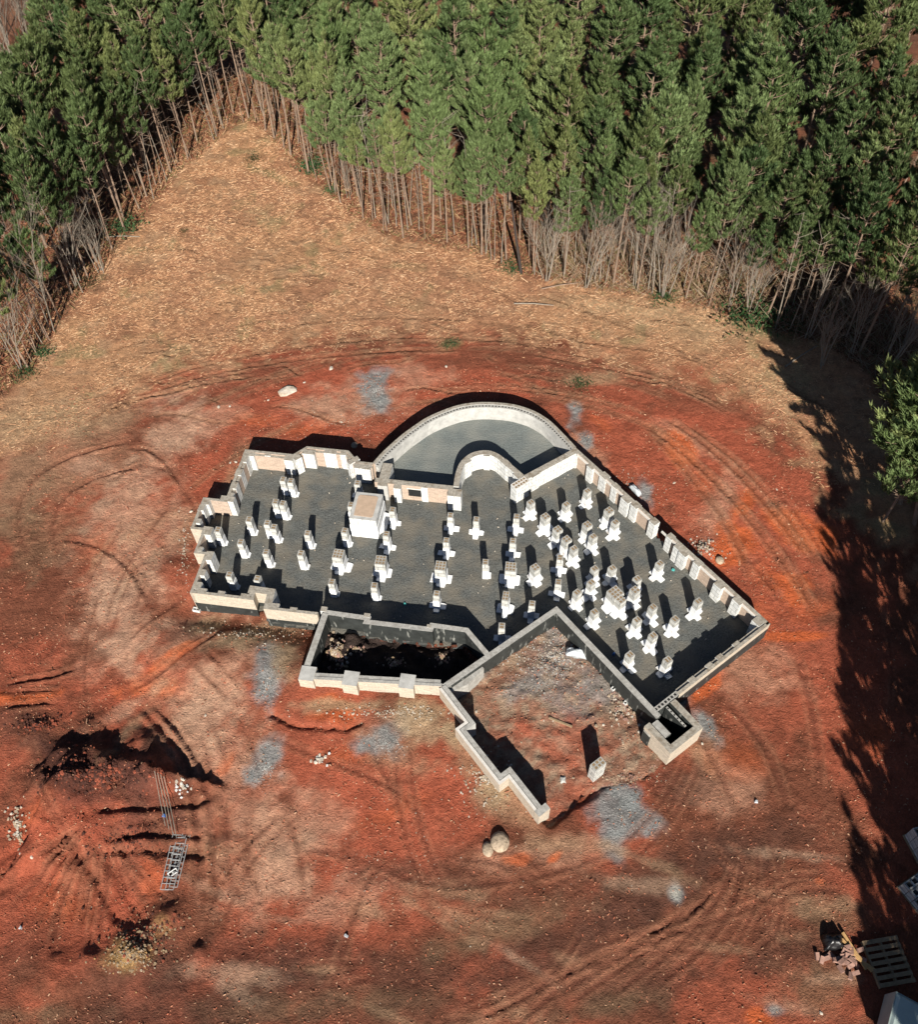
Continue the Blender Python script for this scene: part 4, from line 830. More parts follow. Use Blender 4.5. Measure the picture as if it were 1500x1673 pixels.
for px, py, m, lab, z in ((565, 1529, 'plastic', 'bluish white paper scrap in the lower middle of the clay', None), (1236, 1310, 'plastic', 'bluish white scrap on clay right of the garage bay', None), (34, 1516, 'plastic', 'pale blue scrap on the mound near the left edge', None),
                          (661.5, 987.5, 'teal', 'teal cup on gravel at the edge of the front wall shadow', FZ), (1100, 931.5, 'teal', 'round teal scrap on gravel by the wing far wall', FZ), (1003, 1069, 'blue', 'bright blue scrap in shadow by the garage wall', FZ), (268, 1333, 'blue', 'small blue scrap beside the thin rods on the mound', None)):
    x, y, zz = onground(px, py)
    if z is not None: q = at(px, py, z); x, y, zz = float(q[0]), float(q[1]), z
    mb = MB(); k = 7; R = .075; mb.prism([(R*(.75+.25*math.cos(2.3*j+px))*math.cos(6.283*j/k), R*(.7+.3*math.sin(3.1*j+py))*math.sin(6.283*j/k)) for j in range(k)], -.01, .07, taper=.35)
    o = mb.build('litter', [MT[m]]); o.location = (x, y, zz); tag(o, lab, 'litter')
# wire reinforcement ladders
x, y, z = onground(288, 1402)
r = empty('wire_reinforcement', (x, y, z+.10), 0); tag(r, 'long bundle of grey ladder shaped wire reinforcement on the dirt mound', 'wire reinforcement')
pa, pb = onground(277, 1455), onground(297, 1352); dv = Vector((pb[0]-pa[0], pb[1]-pa[1], 0)); Ln = dv.length; ang = math.atan2(dv.y, dv.x); r.rotation_euler = (0, 0, ang)
for k in range(4):
    mb = MB(); oy = (-.14, -.02, .06, -.08)[k]; L0 = Ln*(.98, .9, 1.0, .85)[k]; sx = (0, .15, -.08, -.2)[k]; z0 = .03+.03*k; wd = .22
    for s in (-1, 1): mb.tube([(sx-L0/2, oy+s*wd/2, z0), (sx+L0/2, oy+s*wd/2+.03*s, z0)], [.011, .011], 5)
    nr = int(L0/.15)
    for j in range(nr+1): xx = sx-L0/2+j*L0/nr; mb.tube([(xx, oy-wd/2, z0+.01), (xx, oy+wd/2, z0+.01)], [.010, .010], 4)
    mb.build('wire_ladder', [MT['steel']], r)
x, y, z = onground(265, 1310); r = empty('steel_rods', (x, y, 0)); tag(r, 'thin rusty steel rods leaning down the mound above the wire ladders', 'steel rods')
for k in range(4):
    a = onground(254+k*5, 1262+k*3); b = onground(272+k*6, 1352+k*6); mb = MB(); mid = onground((254+272)/2+k*5, 1305)
    mb.tube([(a[0]-x, a[1]-y, a[2]+.12), (mid[0]-x, mid[1]-y, mid[2]+.22), (b[0]-x, b[1]-y, b[2]+.14)], [.011]*3, 5); mb.build('rod', [MT['bark_grey']], r)
# boards at the shaft and in the garage trench
for a, b, lab in (((1002, 1118), (1024, 1150), 'thin dark board lying in the trench by the garage wall'), ((1031, 1148), (1058, 1180), 'second board lying lower in the trench by the garage wall'), ((897, 1174), (935, 1188), 'dark stick lying on the cement stain in the garage bay')):
    A = onground(*a); B = onground(*b); mb = MB(); d = math.atan2(B[1]-A[1], B[0]-A[0]); L = math.hypot(B[0]-A[0], B[1]-A[1]); mb.box((0, 0), (L, .055), z0=0, z1=.05)
    o = mb.build('board', [MT['wood']]); o.location = ((A[0]+B[0])/2, (A[1]+B[1])/2, max(A[2], B[2])+.01); o.rotation_euler = (0, 0, d); tag(o, lab, 'board')

# ------------------------------------------------------------------ stacks at the right edge
def pallet(px, py, rz, label, sx=.95, sy=1.1):
    x, y, z = onground(px, py); r = empty('wooden_pallet', (x, y, z+.02), rz); tag(r, label, 'pallet')
    for i in range(7):
        mb = MB(); mb.box(((0), (i/6-.5)*(sy-.1)), (sx, .10), z0=.09, z1=.11); mb.build('deck_board', [MT['wood']], r)
    for i in range(3):
        mb = MB(); mb.box(((i/2-.5)*(sx-.06), 0), (.05, sy), z0=-.03, z1=.088); mb.build('stringer', [MT['wood']], r)
    return (x, y, z)
pallet(1450, 1572, .12, 'weathered wooden pallet lying flat in shade near the bottom right corner')
def block_stack(px, py, rz, label, nx, ny, layers, s=.3, m='block', miss=()):
    x, y, z = onground(px, py)
    r = empty('block_stack', (x, y, z), rz); tag(r, label, 'block stack')
    for l in range(layers):
        for i in range(nx):
            for j in range(ny):
                if l == layers-1 and (i, j) in miss: continue
                mb = MB(); a, b, h = s, s/2, s*.48; t = s*.1; cx = (i-(nx-1)/2)*s*1.04; cy = (j-(ny-1)/2)*s*.53; z0 = .08+l*h*1.04; z1 = z0+h
                mb.box((cx, cy-b/2+t/2), (a, t), z0=z0, z1=z1); mb.box((cx, cy+b/2-t/2), (a, t), z0=z0, z1=z1)
                for q in (-a/2+t/2, 0, a/2-t/2): mb.box((cx+q, cy), (t, b-2*t), z0=z0, z1=z1-.002)
                mb.build('block', [MT[m]], r)
    mb = MB(); mb.box((0, 0), (nx*s*1.05, ny*s*.56), z0=-.05, z1=.07); mb.build('pallet', [MT['wood']], r)
block_stack(1514, 1386, .2, 'stack of grey hollow blocks cut by the right edge, the upper of two in shade', 2, 4, 3, .42, 'block', ((1, 2), (1, 1)))
block_stack(1506, 1462, .48, 'tilted stack of bluish grey hollow blocks at the right edge below the other stack', 2, 4, 2, .42, 'block', ((1, 2), (0, 1)))
x, y, z = onground(1490, 1690); r = empty('utility_trailer', (x, y, z), -.55); tag(r, 'corner of a pale green grey box shaped trailer at the bottom right corner', 'trailer')
mb = MB(); mb.box((0, 0), (1.7, .95), z0=.25, z1=.95, taper=.05); mb.build('body', [mat('trailer_paint', (.30, .36, .34), rough=.4, noise=(4, .15))], r)
mb = MB(); mb.box((0, 0), (1.55, .82), z0=.95, z1=.99, taper=.08); mb.build('lid', [mat('trailer_lid', (.42, .50, .47), rough=.35, noise=(4, .12))], r)
for sx in (-1, 1):
    mb = MB(); mb.tube([(sx*.4, -.56, .26), (sx*.4, .56, .26)], [.24, .24], 14); mb.build('wheel', [MT['black']], r)
# tumbled red bricks beside the timber pieces
BR = MB(); BR.box((0, 0), (.19, .10), z0=0, z1=.06); bme = BR.mesh('red_brick', [MT['redbrick']])
rr = random.Random(9)
for i in range(44):
    px = 1386+rr.gauss(0, 9); py = 1568+rr.gauss(0, 11); 
    if i < 3: px, py = ((1335, 1562), (1343, 1568), (1353, 1563))[i]
    elif i < 5: px, py = ((1358, 1561), (1350, 1566))[i-3]
    x, y, z = onground(px, py); o = bpy.data.objects.new('brick', bme); COL.objects.link(o); o.location = (x, y, z+rr.uniform(0, .14)*(i > 4)); o.rotation_euler = (rr.uniform(-.3, .3), rr.uniform(-.3, .3), rr.uniform(0, 3))
    tag(o, 'loose red brick in the tumbled pile beside the yellow timber' if i > 4 else ('loose red brick lying apart to the left of the tumbled pile'), 'brick', 'tumbled red bricks near the bottom right corner')
for k in range(3):
    x, y, z = onground(1394+k*4, 1555+k*7); mb = MB(); mb.box((0, 0), (.95, .07), z0=.05, z1=.1); o = mb.build('timber', [MT['cutwood']]); o.location = (x, y, z+.05); o.rotation_euler = (0, 0, -1.2+.25*k)
    tag(o, ('leftmost', 'middle', 'rightmost')[k]+' of three yellow timber offcuts on the brick pile', 'timber')
sheet_thing('black_bag', 1361, 1539, .30, .22, 'black', 'crumpled black rubbish bag above the tumbled bricks', 'bag', 8, amp=.18, top=.16)

# ------------------------------------------------------------------ trees
def pine_mesh(seed, H=7.2, crown0=.44, width=1.25, shoots=1.0):
    rr = random.Random(seed); tr = MB(); cr_ = MB()
    bend = (rr.uniform(-.22, .22), rr.uniform(-.22, .22))
    def axis(t): return Vector((bend[0]*math.sin(t*2.5), bend[1]*math.sin(t*2.1), H*t))
    N = 9; tr.tube([axis(i/N) for i in range(N+1)], [.050*(1-.84*(i/N))+.005 for i in range(N+1)], 7)
    def limb(t, az, L, up, rad, target):
        a = axis(t); d = Vector((math.cos(az), math.sin(az), math.tan(up))).normalized()
        p1 = a+d*L*.5; p2 = a+d*L+Vector((0, 0, L*.18)); target.tube([a, p1, p2], [rad, rad*.7, rad*.3], 4); return a, p1, p2
    # dead twigs on the bare trunk
    for i in range(rr.randint(8, 20)):
        t = rr.uniform(.2, crown0+.06); limb(t, rr.uniform(0, 6.28), rr.uniform(.25, .95)*(.3+t*1.6), rr.uniform(-.1, .6), .011, tr)
    def tuft(p, d, L, n):
        # brush of needles around a shoot pointing along d
        x = d.orthogonal().normalized(); y = d.cross(x)
        for k in range(n):
            s = k/n; base = p+d*L*s*.8; az = rr.uniform(0, 6.283); r_ = (x*math.cos(az)+y*math.sin(az))
            nd = (d*rr.uniform(.8, 1.3)+r_*rr.uniform(.35, .75)).normalized(); ln = rr.uniform(.14, .24)
            sd = nd.cross(r_.cross(nd)+Vector((0, 0, .01))).normalized() if True else r_
            sd = nd.cross(d).normalized()*.019
            cr_.f.append([len(cr_.v), len(cr_.v)+1, len(cr_.v)+2]); cr_.m.append(0); cr_.uv += [(0, 0), (1, 0), (.5, 1)]
            cr_.v += [tuple(base-sd), tuple(base+sd), tuple(base+nd*ln)]
    lev = crown0
    while lev < .985:
        q = (lev-crown0)/(1-crown0); R = width*(math.sin(math.pi*min(1, .22+q*.95))**.6)*(1-q*.55)*rr.uniform(.75, 1.12)
        nb = rr.randint(5, 7) if q < .85 else 4; a0 = rr.uniform(0, 6.28)
        for b in range(nb):
            az = a0+6.283*b/nb+rr.uniform(-.4, .4); L = R*rr.uniform(.6, 1.1)
            if rr.random() < .1 and q < .5: continue
            a, p1, p2 = limb(lev+rr.uniform(-.012, .012), az, L, rr.uniform(.25, .55)+q*.35, .014*(1-q*.4)+.004, tr)
            ns = int((4+L*10)*shoots)
            for s in range(ns):
                t = .38+.62*math.sqrt((s+rr.random())/ns); c = a.lerp(p1, t*2) if t < .5 else p1.lerp(p2, t*2-1)
                out = Vector((math.cos(az), math.sin(az), 0)); lat = Vector((-math.sin(az), math.cos(az), 0))*rr.uniform(-1, 1)
                off = lat*rr.uniform(0, .34)*L*.8+Vector((0, 0, rr.uniform(-.03, .07)))
                d = (Vector((0, 0, 1))*rr.uniform(1., 1.8)+out*rr.uniform(.1, .7)+lat*.35).normalized()
                tuft(c+off, d, rr.uniform(.18, .34), rr.randint(15, 21))
        lev += rr.uniform(.046, .062)
    tuft(axis(.985), Vector((0, 0, 1)), .35, 24)
    tm = tr.mesh('trunk', [MT['bark']]); cm = cr_.mesh('crown', [MT['needles']]); return tm, cm
PINES = [pine_mesh(100+i, 7.2, (.44, .50, .40, .54, .48, .38, .57, .46)[i], (1.25, 1.1, 1.5, 1.3, 1.0, 1.4, 1.2, 1.6)[i]) for i in range(8)]+[pine_mesh(300, 6.6, .24, 1.9, 1.2)]
def add_pine(x, y, s, label, group, var=None, rz=None, lean=None, wide=1., dark=False):
    z = float(ground_z(x, y)); r = empty('pine_tree', (x, y, z-.03), random.uniform(0, 6.28) if rz is None else rz)
    wv = random.uniform(.92, 1.18)*wide; r.scale = (s*wv, s*wv, s); l = lean or (random.gauss(0, .018), random.gauss(0, .018)); r.rotation_euler = (l[0], l[1], r.rotation_euler[2])
    tag(r, label, 'tree', group); v = PINES[random.randrange(8) if var is None else var]
    for nm, me in (('trunk', v[0]), ('crown', v[1])):
        o = bpy.data.objects.new(nm, me); COL.objects.link(o); o.parent = r
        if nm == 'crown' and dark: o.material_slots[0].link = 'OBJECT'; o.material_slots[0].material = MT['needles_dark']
    return r
# forest positions: dense along the edge, wider behind
cand = []; pr = random.Random(3)
def edist(x, y):
    d, _, _ = pdist(np.array([x]), np.array([y]), EDGE[:24]); ins = inside(np.array([x]), np.array([y]), CLEAR)[0]; return float(d[0])*(1 if ins else -1)
tries = 0
while tries < 26000:
    tries += 1; x = pr.uniform(-31, 30); y = pr.uniform(20, 60)
    # keep only what can be seen: the top must rise into the picture, or the trunk stands in it
    tx, ty = pxof((x, y, 6.8)); bx_, by_ = pxof((x, y, 0)); mx_, my_ = pxof((x, y, 3.2))
    if not ((-10 < tx < 1530 or -10 < mx_ < 1515) and my_ > -30): continue
    if by_ > 1000: continue
    cx_, cy_ = pxof((x, y, 5))
    if cx_ < 48 and cy_ < 120: continue
    e = edist(x, y)
    if e > -.12: continue
    sp = (.5+.75*float(fbm(np.array(x*1.3), np.array(y*1.3), 400))) if e > -1.3 else (1.35 if e > -5 else 1.95)
    if any((x-c[0])**2+(y-c[1])**2 < (sp*.5+c[2]*.5)**2 for c in cand): continue
    cand.append((x, y, sp, e))
open('/tmp/pines.txt', 'w').write(str(len(cand)))
cand.sort(key=lambda c: c[0]**2+c[1]**2)
NMAX = 296
cand = [c for c in cand if not (c[0] > 13.6 and c[1] < 27)]
# extra thinning if needed, from the deep interior
if len(cand) > NMAX:
    deep = [c for c in cand if c[3] < -5]; pr.shuffle(deep); drop = set(map(id, deep[:len(cand)-NMAX])); cand = [c for c in cand if id(c) not in drop]
ZW = [(60, 'beside the left border'), (130, 'above the leafless left clumps'), (210, 'halfway up the left wood edge'), (290, 'left of the clearing tip'), (370, 'just left of the clearing tip'), (440, 'at the clearing tip'), (530, 'just right of the clearing tip'), (620, 'left of the bunched trunks'),
      (700, 'by the bunched trunks'), (790, 'right of the bunched trunks'), (880, 'by the dark leaning trunk'), (970, 'above the first leafless clump'), (1060, 'above the second leafless clump'), (1150, 'behind the rounded leafless tree'), (1240, 'above the dark evergreen shrub'),
      (1330, 'above the shadow tip'), (1420, 'right of the shadow tip'), (9999, 'beside the right border')]
def zone(x, y, e):
    mx_, my_ = pxof((x, y, 0 if e > -3 else 4)); s = [w_ for l, w_ in ZW if mx_ < l][0]
    if e > -1.1: return 'bare trunked front row pine '+s
    if e > -2.6: return 'pine in the second row '+s
    if e > -5: return 'bushy pine well inside the wood '+s
    return 'dense pine deep in the wood '+s
for (x, y, sp, e) in cand:
    s = random.choice((random.uniform(.70, .9), random.uniform(.9, 1.14)))*(.92 if e > -1 else 1.0); var = random.choice((1, 3, 4, 6, 0)) if e > -2 else None
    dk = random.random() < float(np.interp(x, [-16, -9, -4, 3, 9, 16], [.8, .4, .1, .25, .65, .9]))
    lab = ('tall ' if s > 1.0 else ('short ' if s < .8 else 'middling '))+('dark ' if dk else 'bright ')+zone(x, y, e)
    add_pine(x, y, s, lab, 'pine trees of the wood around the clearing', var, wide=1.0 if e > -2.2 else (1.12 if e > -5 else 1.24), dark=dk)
# the pine leaning into the right edge and its neighbours that shade the strip
g = onground(1446, 852); add_pine(g[0]-.05, g[1], .97, 'single sunlit pine rising at the right edge out of the dark shadow', 'pine trees at the right edge', 8)
for q in ((15.9, 18.3), (16.2, 17.2), (16.6, 19.3), (16.9, 18.2), (17.4, 16.6), (17.6, 20.3), (18.4, 18.6), (19.3, 20.0), (18.9, 16.9), (15.7, 19.2), (16.4, 18.6), (17.9, 17.6), (16.9, 20.8), (18.2, 21.2), (15.9, 17.4), (17.1, 15.9), (19.8, 18.1), (17.3, 19.0)):
    add_pine(q[0], q[1], 1.08, 'pine just beyond the right edge casting its long shadow over the clay', 'pine trees at the right edge', random.choice((7, 5, 2)), 0, (0, random.uniform(-.27, -.12)), 1.25)
bel = random.Random(17)
for k in range(34):
    y0 = -9.5+k*.98; b = np.interp(y0+6.5, [-4, 3.6, 7.2, 14.9, 18.6, 22, 30], [9.1, 10.1, 10.9, 12.7, 13.4, 13.8, 14.2])+1.05
    for c in range(3):
        if bel.random() < (.2, .3, .4)[c] or (12.3 < y0 < 19 and c < 2): continue
        x0 = b+c*1.75+bel.uniform(-.45, .75); yy = y0+bel.uniform(-.4, .4)
        bx_, by_ = pxof((x0, yy, 0)); mx_, my_ = pxof((x0, yy, 3))
        if bx_ < 1512 and by_ < 1690:
            if by_ > 1560: continue
            x0 += (1516-bx_)/50.; 
        if y0 > 19 and c == 0: continue
        add_pine(x0, yy, bel.uniform(.88, 1.05), 'pine just beyond the right edge casting its long shadow over the clay', 'pine trees at the right edge')
# bare grey trees
def bare_mesh(seed, H=5.0, stems=4, spread=.5):
    rr = random.Random(seed); mb = MB()
    def grow(p, d, L, r, dep):
        pts = [p]; q = p; dd = d
        for i in range(3):
            dd = (dd+Vector((rr.uniform(-.14, .14), rr.uniform(-.14, .14), .05))).normalized(); q = q+dd*L/3; pts.append(q)
        mb.tube(pts, [r, r*.85, r*.7, r*.5], 4 if dep else 5)
        if dep >= 3: return
        for k in range(rr.randint(4, 6) if dep < 2 else 3):
            t = rr.uniform(.3, 1); i = min(int(t*3), 2); c = pts[i].lerp(pts[i+1], t*3-i)
            nd = (dd+Vector((rr.uniform(-1, 1), rr.uniform(-1, 1), rr.uniform(-.1, .5)))*.62).normalized(); grow(c, nd, L*rr.uniform(.38, .6), r*.42, dep+1)
    for s in range(stems):
        a = rr.uniform(0, 6.28); grow(Vector((math.cos(a)*.15, math.sin(a)*.15, -.05)), Vector((math.cos(a)*spread*.3, math.sin(a)*spread*.3, 1)).normalized(), H*rr.uniform(.6, .85), .026, 0)
    return mb.mesh('trunk', [MT['bark_grey']])
BARE = [bare_mesh(i, (4.8, 4.2, 5.6, 3.4, 5.0, 4.4, 3.8)[i], (4, 2, 3, 6, 2, 3, 5)[i], (.4, .3, .5, 1.0, .6, .4, .8)[i]) for i in range(7)]
def bare(px, py, s, label, v=None, ground=True):
    x, y, z = onground(px, py); r = empty('bare_tree', (x, y, z), random.uniform(0, 6)); r.scale = (s, s, s); tag(r, label, 'tree', 'leafless grey trees at the edge of the wood')
    o = bpy.data.objects.new('trunk', BARE[v if random.random() < .5 or v == 3 else random.randrange(7)]); COL.objects.link(o); o.parent = r
for i, (px, py, s, v, lab) in enumerate(((893, 456, .95, 2, 'pale leafless tree in the front row, right of the leaning dark trunk'), (955, 468, .9, 0, 'thick clump of leafless stems between the middle and right wood'), (1038, 474, .95, 0, 'leafless clump left of the big rounded bare tree'),
        (1085, 482, 1.15, 3, 'big rounded leafless tree at the edge of the right wood'), (1062, 478, 1.0, 2, 'tall grey leafless tree just left of the big rounded one'), (985, 462, .85, 1, 'slim leafless tree behind the clump of stems'), (1225, 512, .85, 1, 'leafless tree by the dark green shrub at the right wood'), (1190, 505, .8, 2, 'leafless tree left of the dark green shrub'),
        (1395, 575, .8, 1, 'leafless tree at the shaded end of the right wood'), (1450, 600, .9, 0, 'rightmost leafless tree above the big shadow'), (1320, 552, .8, 1, 'leafless tree beside the tip of the big shadow'), (165, 445, .75, 2, 'leafless tree at the left wood where the edge bends'), (30, 600, .85, 0, 'leafless tree near the left border of the picture'),
        (85, 545, .85, 2, 'leafless tree in the left wood, second from the border'), (120, 470, .8, 0, 'leafless clump in the left wood, third from the border'), (570, 325, .6, 1, 'small leafless tree at the left of the middle wood'), (1345, 600, .75, 3, 'low leafless clump in the dark right wood'), (1480, 560, .9, 2, 'leafless tree at the right border of the wood'))):
    bare(px, py, s, lab, v)
for i, (px, py) in enumerate(((8, 150), (30, 120), (-15, 200), (48, 95), (12, 95), (-20, 120), (25, 175))):
    x, y, z = onground(px, py); r = empty('bare_tree', (x, y, z), i*1.3); r.scale = (1.35, 1.35, 1.4); tag(r, 'grey leafless tree in the top left corner', 'tree', 'leafless grey trees in the top left corner'); o = bpy.data.objects.new('trunk', BARE[i]); COL.objects.link(o); o.parent = r
# slim dead poles between the living trunks of the front row
def pole_mesh(seed):
    rr = random.Random(seed); mb = MB(); H = rr.uniform(3.2, 5.2); b = (rr.uniform(-.3, .3), rr.uniform(-.3, .3))
    ax = lambda t: Vector((b[0]*t*t, b[1]*t*t, H*t-.05)); mb.tube([ax(i/5) for i in range(6)], [.024*(1-.7*i/5) for i in range(6)], 5)
    for i in range(rr.randint(8, 18)):
        t = rr.uniform(.35, 1); a = ax(t); az = rr.uniform(0, 6.28); L = rr.uniform(.2, .7); d = Vector((math.cos(az), math.sin(az), rr.uniform(-.1, .7))); mb.tube([a, a+d*L*.5, a+d*L+Vector((0, 0, L*.1))], [.009, .007, .004], 3)
    return mb.mesh('trunk', [MT['bark' if seed % 2 else 'bark_grey']])
POLES = [pole_mesh(i) for i in range(8)]; pp = random.Random(77); cnt = 0
for t_ in range(900):
    if cnt >= 115: break
    k = pp.randrange(1, 23); u = pp.random(); a, b = EDGE[k-1], EDGE[k]; x = a[0]+(b[0]-a[0])*u; y = a[1]+(b[1]-a[1])*u
    if pp.random() > math.dist(a, b)/6.: continue
    dx, dy = b[0]-a[0], b[1]-a[1]; L = math.hypot(dx, dy); q = abs(pp.gauss(.1, 1.1)); x += -dy/L*q; y += dx/L*q
    if edist(x, y) > -.05 or x > 16.5: continue
    mx_, my_ = pxof((x, y, 0)); zz_ = [w_ for l, w_ in ZW if mx_ < l][0]; z = float(ground_z(x, y))
    o = bpy.data.objects.new('dead_pole', POLES[pp.randrange(8)]); COL.objects.link(o); o.location = (x, y, z); sc_ = pp.uniform(.8, 1.15); o.scale = (sc_, sc_, sc_); o.rotation_euler = (pp.gauss(0, .06), pp.gauss(0, .06), pp.uniform(0, 6))
    tag(o, 'slim dead trunk standing at the wood edge '+zz_, 'dead tree', 'slim dead trunks along the wood edge'); cnt += 1
# shrubs and cut boughs
def shrub_mesh(seed, n=420, flat=.55):
    rr = random.Random(seed); mb = MB()
    for i in range(n):
        v = Vector((rr.gauss(0, .5), rr.gauss(0, .5), abs(rr.gauss(0, flat*.6)))); d = Vector((rr.uniform(-1, 1), rr.uniform(-1, 1), rr.uniform(.1, 1.2))).normalized(); s = d.orthogonal().normalized()*rr.uniform(.025, .045); L = rr.uniform(.12, .26)
        mb.face([v-s*.3, v+d*L*.5-s, v+d*L, v+d*L*.5+s], 0)
    return mb.mesh('leaves', [MT['shrub']])
SHR = [shrub_mesh(1), shrub_mesh(2, 300, .35), shrub_mesh(3, 260, .2)]
for px, py, s, v, lab in ((1218, 520, 1.15, 0, 'dark green evergreen shrub at the foot of the right wood'), (1258, 522, .9, 1, 'dark shrub just right of the large evergreen shrub'), (1085, 490, .6, 1, 'low green shrub in front of the rounded bare tree'), (512, 275, .7, 0, 'small green shrub beyond the far left of the middle wood'),
        (541, 312, .45, 1, 'low green tuft at the straw edge near the middle wood'), (413, 262, .5, 1, 'green tuft on the straw at the far point of the clearing'), (836, 438, .55, 2, 'flat green bough at the foot of the leaning dark trunk'), (950, 628, .42, 2, 'fallen green pine bough on the red clay behind the curved wall'),
        (205, 375, .75, 0, 'dark green shrub in the left wood edge'), (145, 465, .6, 1, 'low green shrub at the foot of the left wood'), (70, 578, .5, 1, 'small green shrub at the left wood edge, upper one'), (42, 612, .5, 1, 'small green shrub at the left wood edge, lowest one'), (1292, 538, .7, 1, 'dark shrub where the big shadow touches the wood'),
        (735, 562, .35, 2, 'thin patch of green bough on the clay ruts'), (300, 378, .25, 2, 'small green twig on the straw near the left wood')):
    x, y, z = onground(px, py); r = empty('shrub', (x, y, z), random.uniform(0, 6)); r.scale = (s, s, s); tag(r, lab, 'shrub', 'green shrubs and boughs around the clearing'); o = bpy.data.objects.new('leaves', SHR[v]); COL.objects.link(o); o.parent = r
# leaning dark dead trunk and fallen poles
A = onground(852, 446); mb = MB(); mb.tube([(0, 0, -.05), (-.25, .2, 1.6), (-.5, .3, 3.4)], [.07, .06, .04], 7); o = mb.build('leaning_dead_tree', [mat('charred_bark', (.05, .04, .035))]); o.location = A; tag(o, 'dark dead trunk leaning left beside a pale pine at the middle wood', 'dead tree')
for a, b, lab in (((885, 473), (948, 463), 'thin dark pole lying on the straw below the bare stems'), ((840, 497), (905, 500), 'pale fallen pole on the straw left of the right wood'), ((175, 388), (228, 388), 'thin pale pole lying level at the left wood edge'), ((1283, 600), (1335, 566), 'pale fallen pole crossing into the big shadow')):
    P0 = onground(*a); P1 = onground(*b); mb = MB(); mb.tube([(0, 0, .04), ((P1[0]-P0[0])/2, (P1[1]-P0[1])/2, .09+P1[2]/2-P0[2]/2), (P1[0]-P0[0], P1[1]-P0[1], .04+P1[2]-P0[2])], [.035, .03, .02], 5); o = mb.build('fallen_pole', [MT['bark_grey' if 'pale' in lab else 'bark']]); o.location = P0; tag(o, lab, 'fallen pole')

# ------------------------------------------------------------------ straw, wood chips, litter (uncountable)
def slivers(name, n, sampler, Lr, Wr, cols, label, cat, seed, up=.12, curl=0, aniso=.0):
    r = np.random.default_rng(seed); XY = sampler(r, n); n = len(XY); x, y = XY[:, 0], XY[:, 1]; z = ground_z(x, y)
    a = r.uniform(0, np.pi, n); a = np.where(r.random(n) < aniso, r.normal(0.1, .5, n), a)
    L = r.uniform(*Lr, n)*np.where(r.random(n) < (.03 if aniso else .004), 3.2, 1); W = r.uniform(*Wr, n); tl = r.normal(0, up, n)
    dx, dy = np.cos(a)*L/2, np.sin(a)*L/2; nx, ny = -np.sin(a)*W/2, np.cos(a)*W/2; zt = np.abs(tl)*L
    h = W*.6+.006
    # a roof shaped splinter: two base edges and a raised ridge
    P = [(x-dx-nx, y-dy-ny, z-.01), (x+dx-nx, y+dy-ny, z+zt), (x+dx+nx, y+dy+ny, z+zt), (x-dx+nx, y-dy+ny, z-.01), (x-dx, y-dy, z+h), (x+dx, y+dy, z+zt+h)]
    V = np.stack([np.stack(p, -1) for p in P], 1).reshape(-1, 3).astype('f')
    b = np.arange(n)[:, None]*6; Q = np.concatenate([b+np.array([0, 1, 5, 4]), b+np.array([2, 3, 4, 5])], 0)
    me = bpy.data.meshes.new(name); me.vertices.add(len(V)); me.vertices.foreach_set('co', V.ravel()); me.loops.add(Q.size); me.loops.foreach_set('vertex_index', Q.ravel().astype('i'))
    me.polygons.add(len(Q)); me.polygons.foreach_set('loop_start', np.arange(0, Q.size, 4, dtype='i')); me.polygons.foreach_set('loop_total', np.full(len(Q), 4, 'i')); me.update(calc_edges=True)
    c = np.array(cols)[r.integers(0, len(cols), n)]*r.uniform(.75, 1.25, (n, 1)); cc = np.ones((n*6, 4), 'f'); cc[:, :3] = np.repeat(np.clip(c, 0, 1), 6, 0)
    ca_ = me.color_attributes.new('Col', 'FLOAT_COLOR', 'POINT'); ca_.data.foreach_set('color', cc.ravel()); me.materials.append(MT['chips'])
    o = bpy.data.objects.new(name, me); COL.objects.link(o); return tag(o, label, cat, kind='stuff')
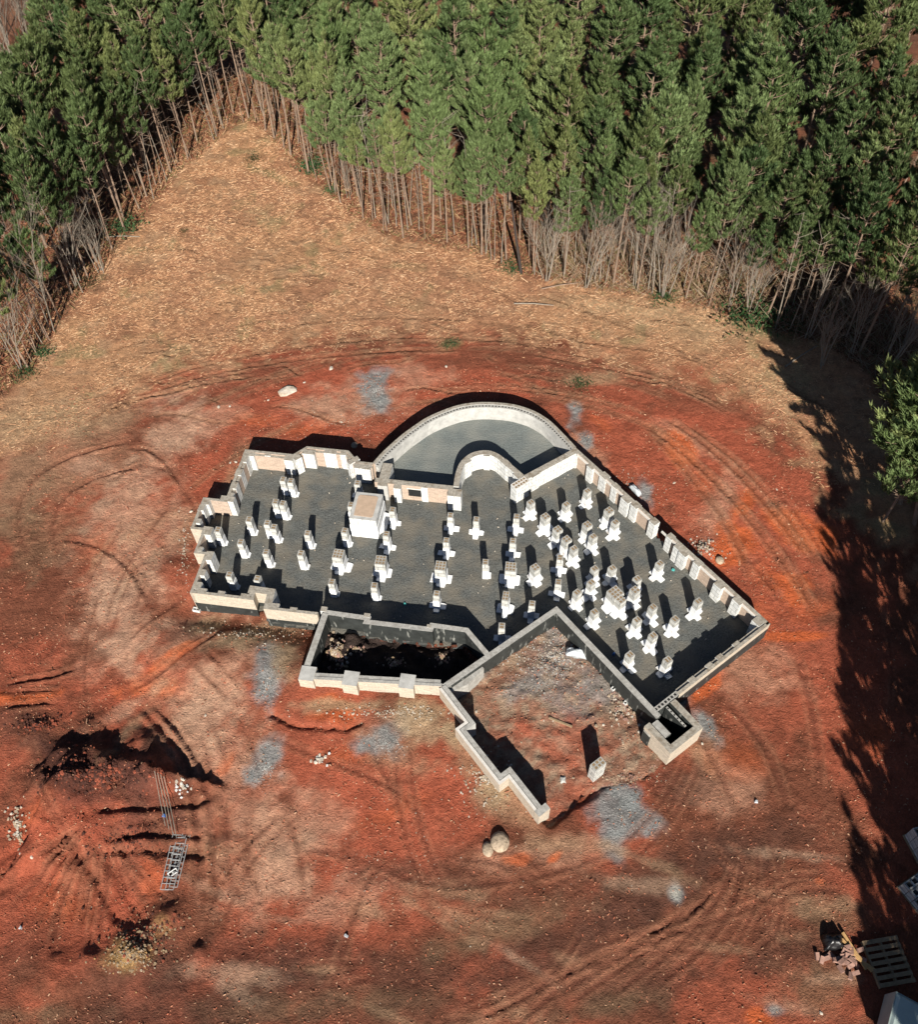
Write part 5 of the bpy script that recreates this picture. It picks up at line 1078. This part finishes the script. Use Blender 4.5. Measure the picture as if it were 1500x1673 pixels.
def s_straw(r, n):
    x = r.uniform(-21, 18, n*3); y = r.uniform(20, 48, n*3); d, _, _ = pdist(x, y, straw_b); sdv = np.where(inside(x, y, STRAW), d, -d); k = sdv+2.6*(fbm(x*1.7, y*1.7, 103)-.5) > r.uniform(-.9, .8, n*3)
    k &= (.6*fbm(x*.9, y*.9, 150)+.4*fbm(x*3.5, y*3.5, 151) > r.uniform(.36, .62, n*3)); de, _, _ = pdist(x, y, EDGE[:24]); k &= inside(x, y, CLEAR) | (de < 1.2)
    return np.stack([x[k], y[k]], -1)[:n]
slivers('wood_chips', 60000, s_straw, (.04, .15), (.006, .013), [(.56, .34, .19), (.52, .30, .165), (.64, .43, .26), (.34, .17, .09), (.47, .26, .14), (.42, .22, .12)], 'pale wood chips and straw spread over the cleared field', 'wood chips', 1, aniso=.5)
def s_forest(r, n):
    x = r.uniform(-26, 24, n*4); y = r.uniform(21, 52, n*4); de, _, _ = pdist(x, y, EDGE[:24]); k = ~inside(x, y, CLEAR) & (de < 5.5)
    return np.stack([x[k], y[k]], -1)[:n]
slivers('forest_litter', 26000, s_forest, (.08, .35), (.012, .03), [(.26, .11, .06), (.19, .075, .04), (.30, .18, .10), (.10, .055, .03), (.15, .12, .05)], 'reddish leaf litter and twigs on the floor of the pine wood', 'leaf litter', 2, up=.35)
def s_brush(r, n):
    x = r.uniform(4, 24, n*8); y = r.uniform(22, 36, n*8); de, _, _ = pdist(x, y, EDGE[:24]); k = ~inside(x, y, CLEAR) & (de < 3.5)
    return np.stack([x[k], y[k]], -1)[:n]
slivers('undergrowth', 4200, s_brush, (.3, .9), (.008, .015), [(.26, .17, .11), (.20, .11, .07), (.16, .13, .06), (.34, .26, .18)], 'tangled brown brush under the right hand pines', 'undergrowth', 4, up=.55)
def s_clay(r, n):
    x = r.uniform(-16, 14, n*2); y = r.uniform(2, 27, n*2); k = fbm(x*.8, y*.8, 160) > r.uniform(.35, .7, n*2)
    for pg in (crawl, patio, well, shaft): k &= ~inside(x, y, pg)
    return np.stack([x[k], y[k]], -1)[:n]
slivers('clay_crumbs', 15000, s_clay, (.02, .07), (.014, .035), [(.40, .17, .10), (.30, .12, .07), (.46, .27, .17), (.16, .07, .04), (.42, .14, .08)], 'small crumbs of clay and straw over the red ground', 'crumbs', 3, up=.1)
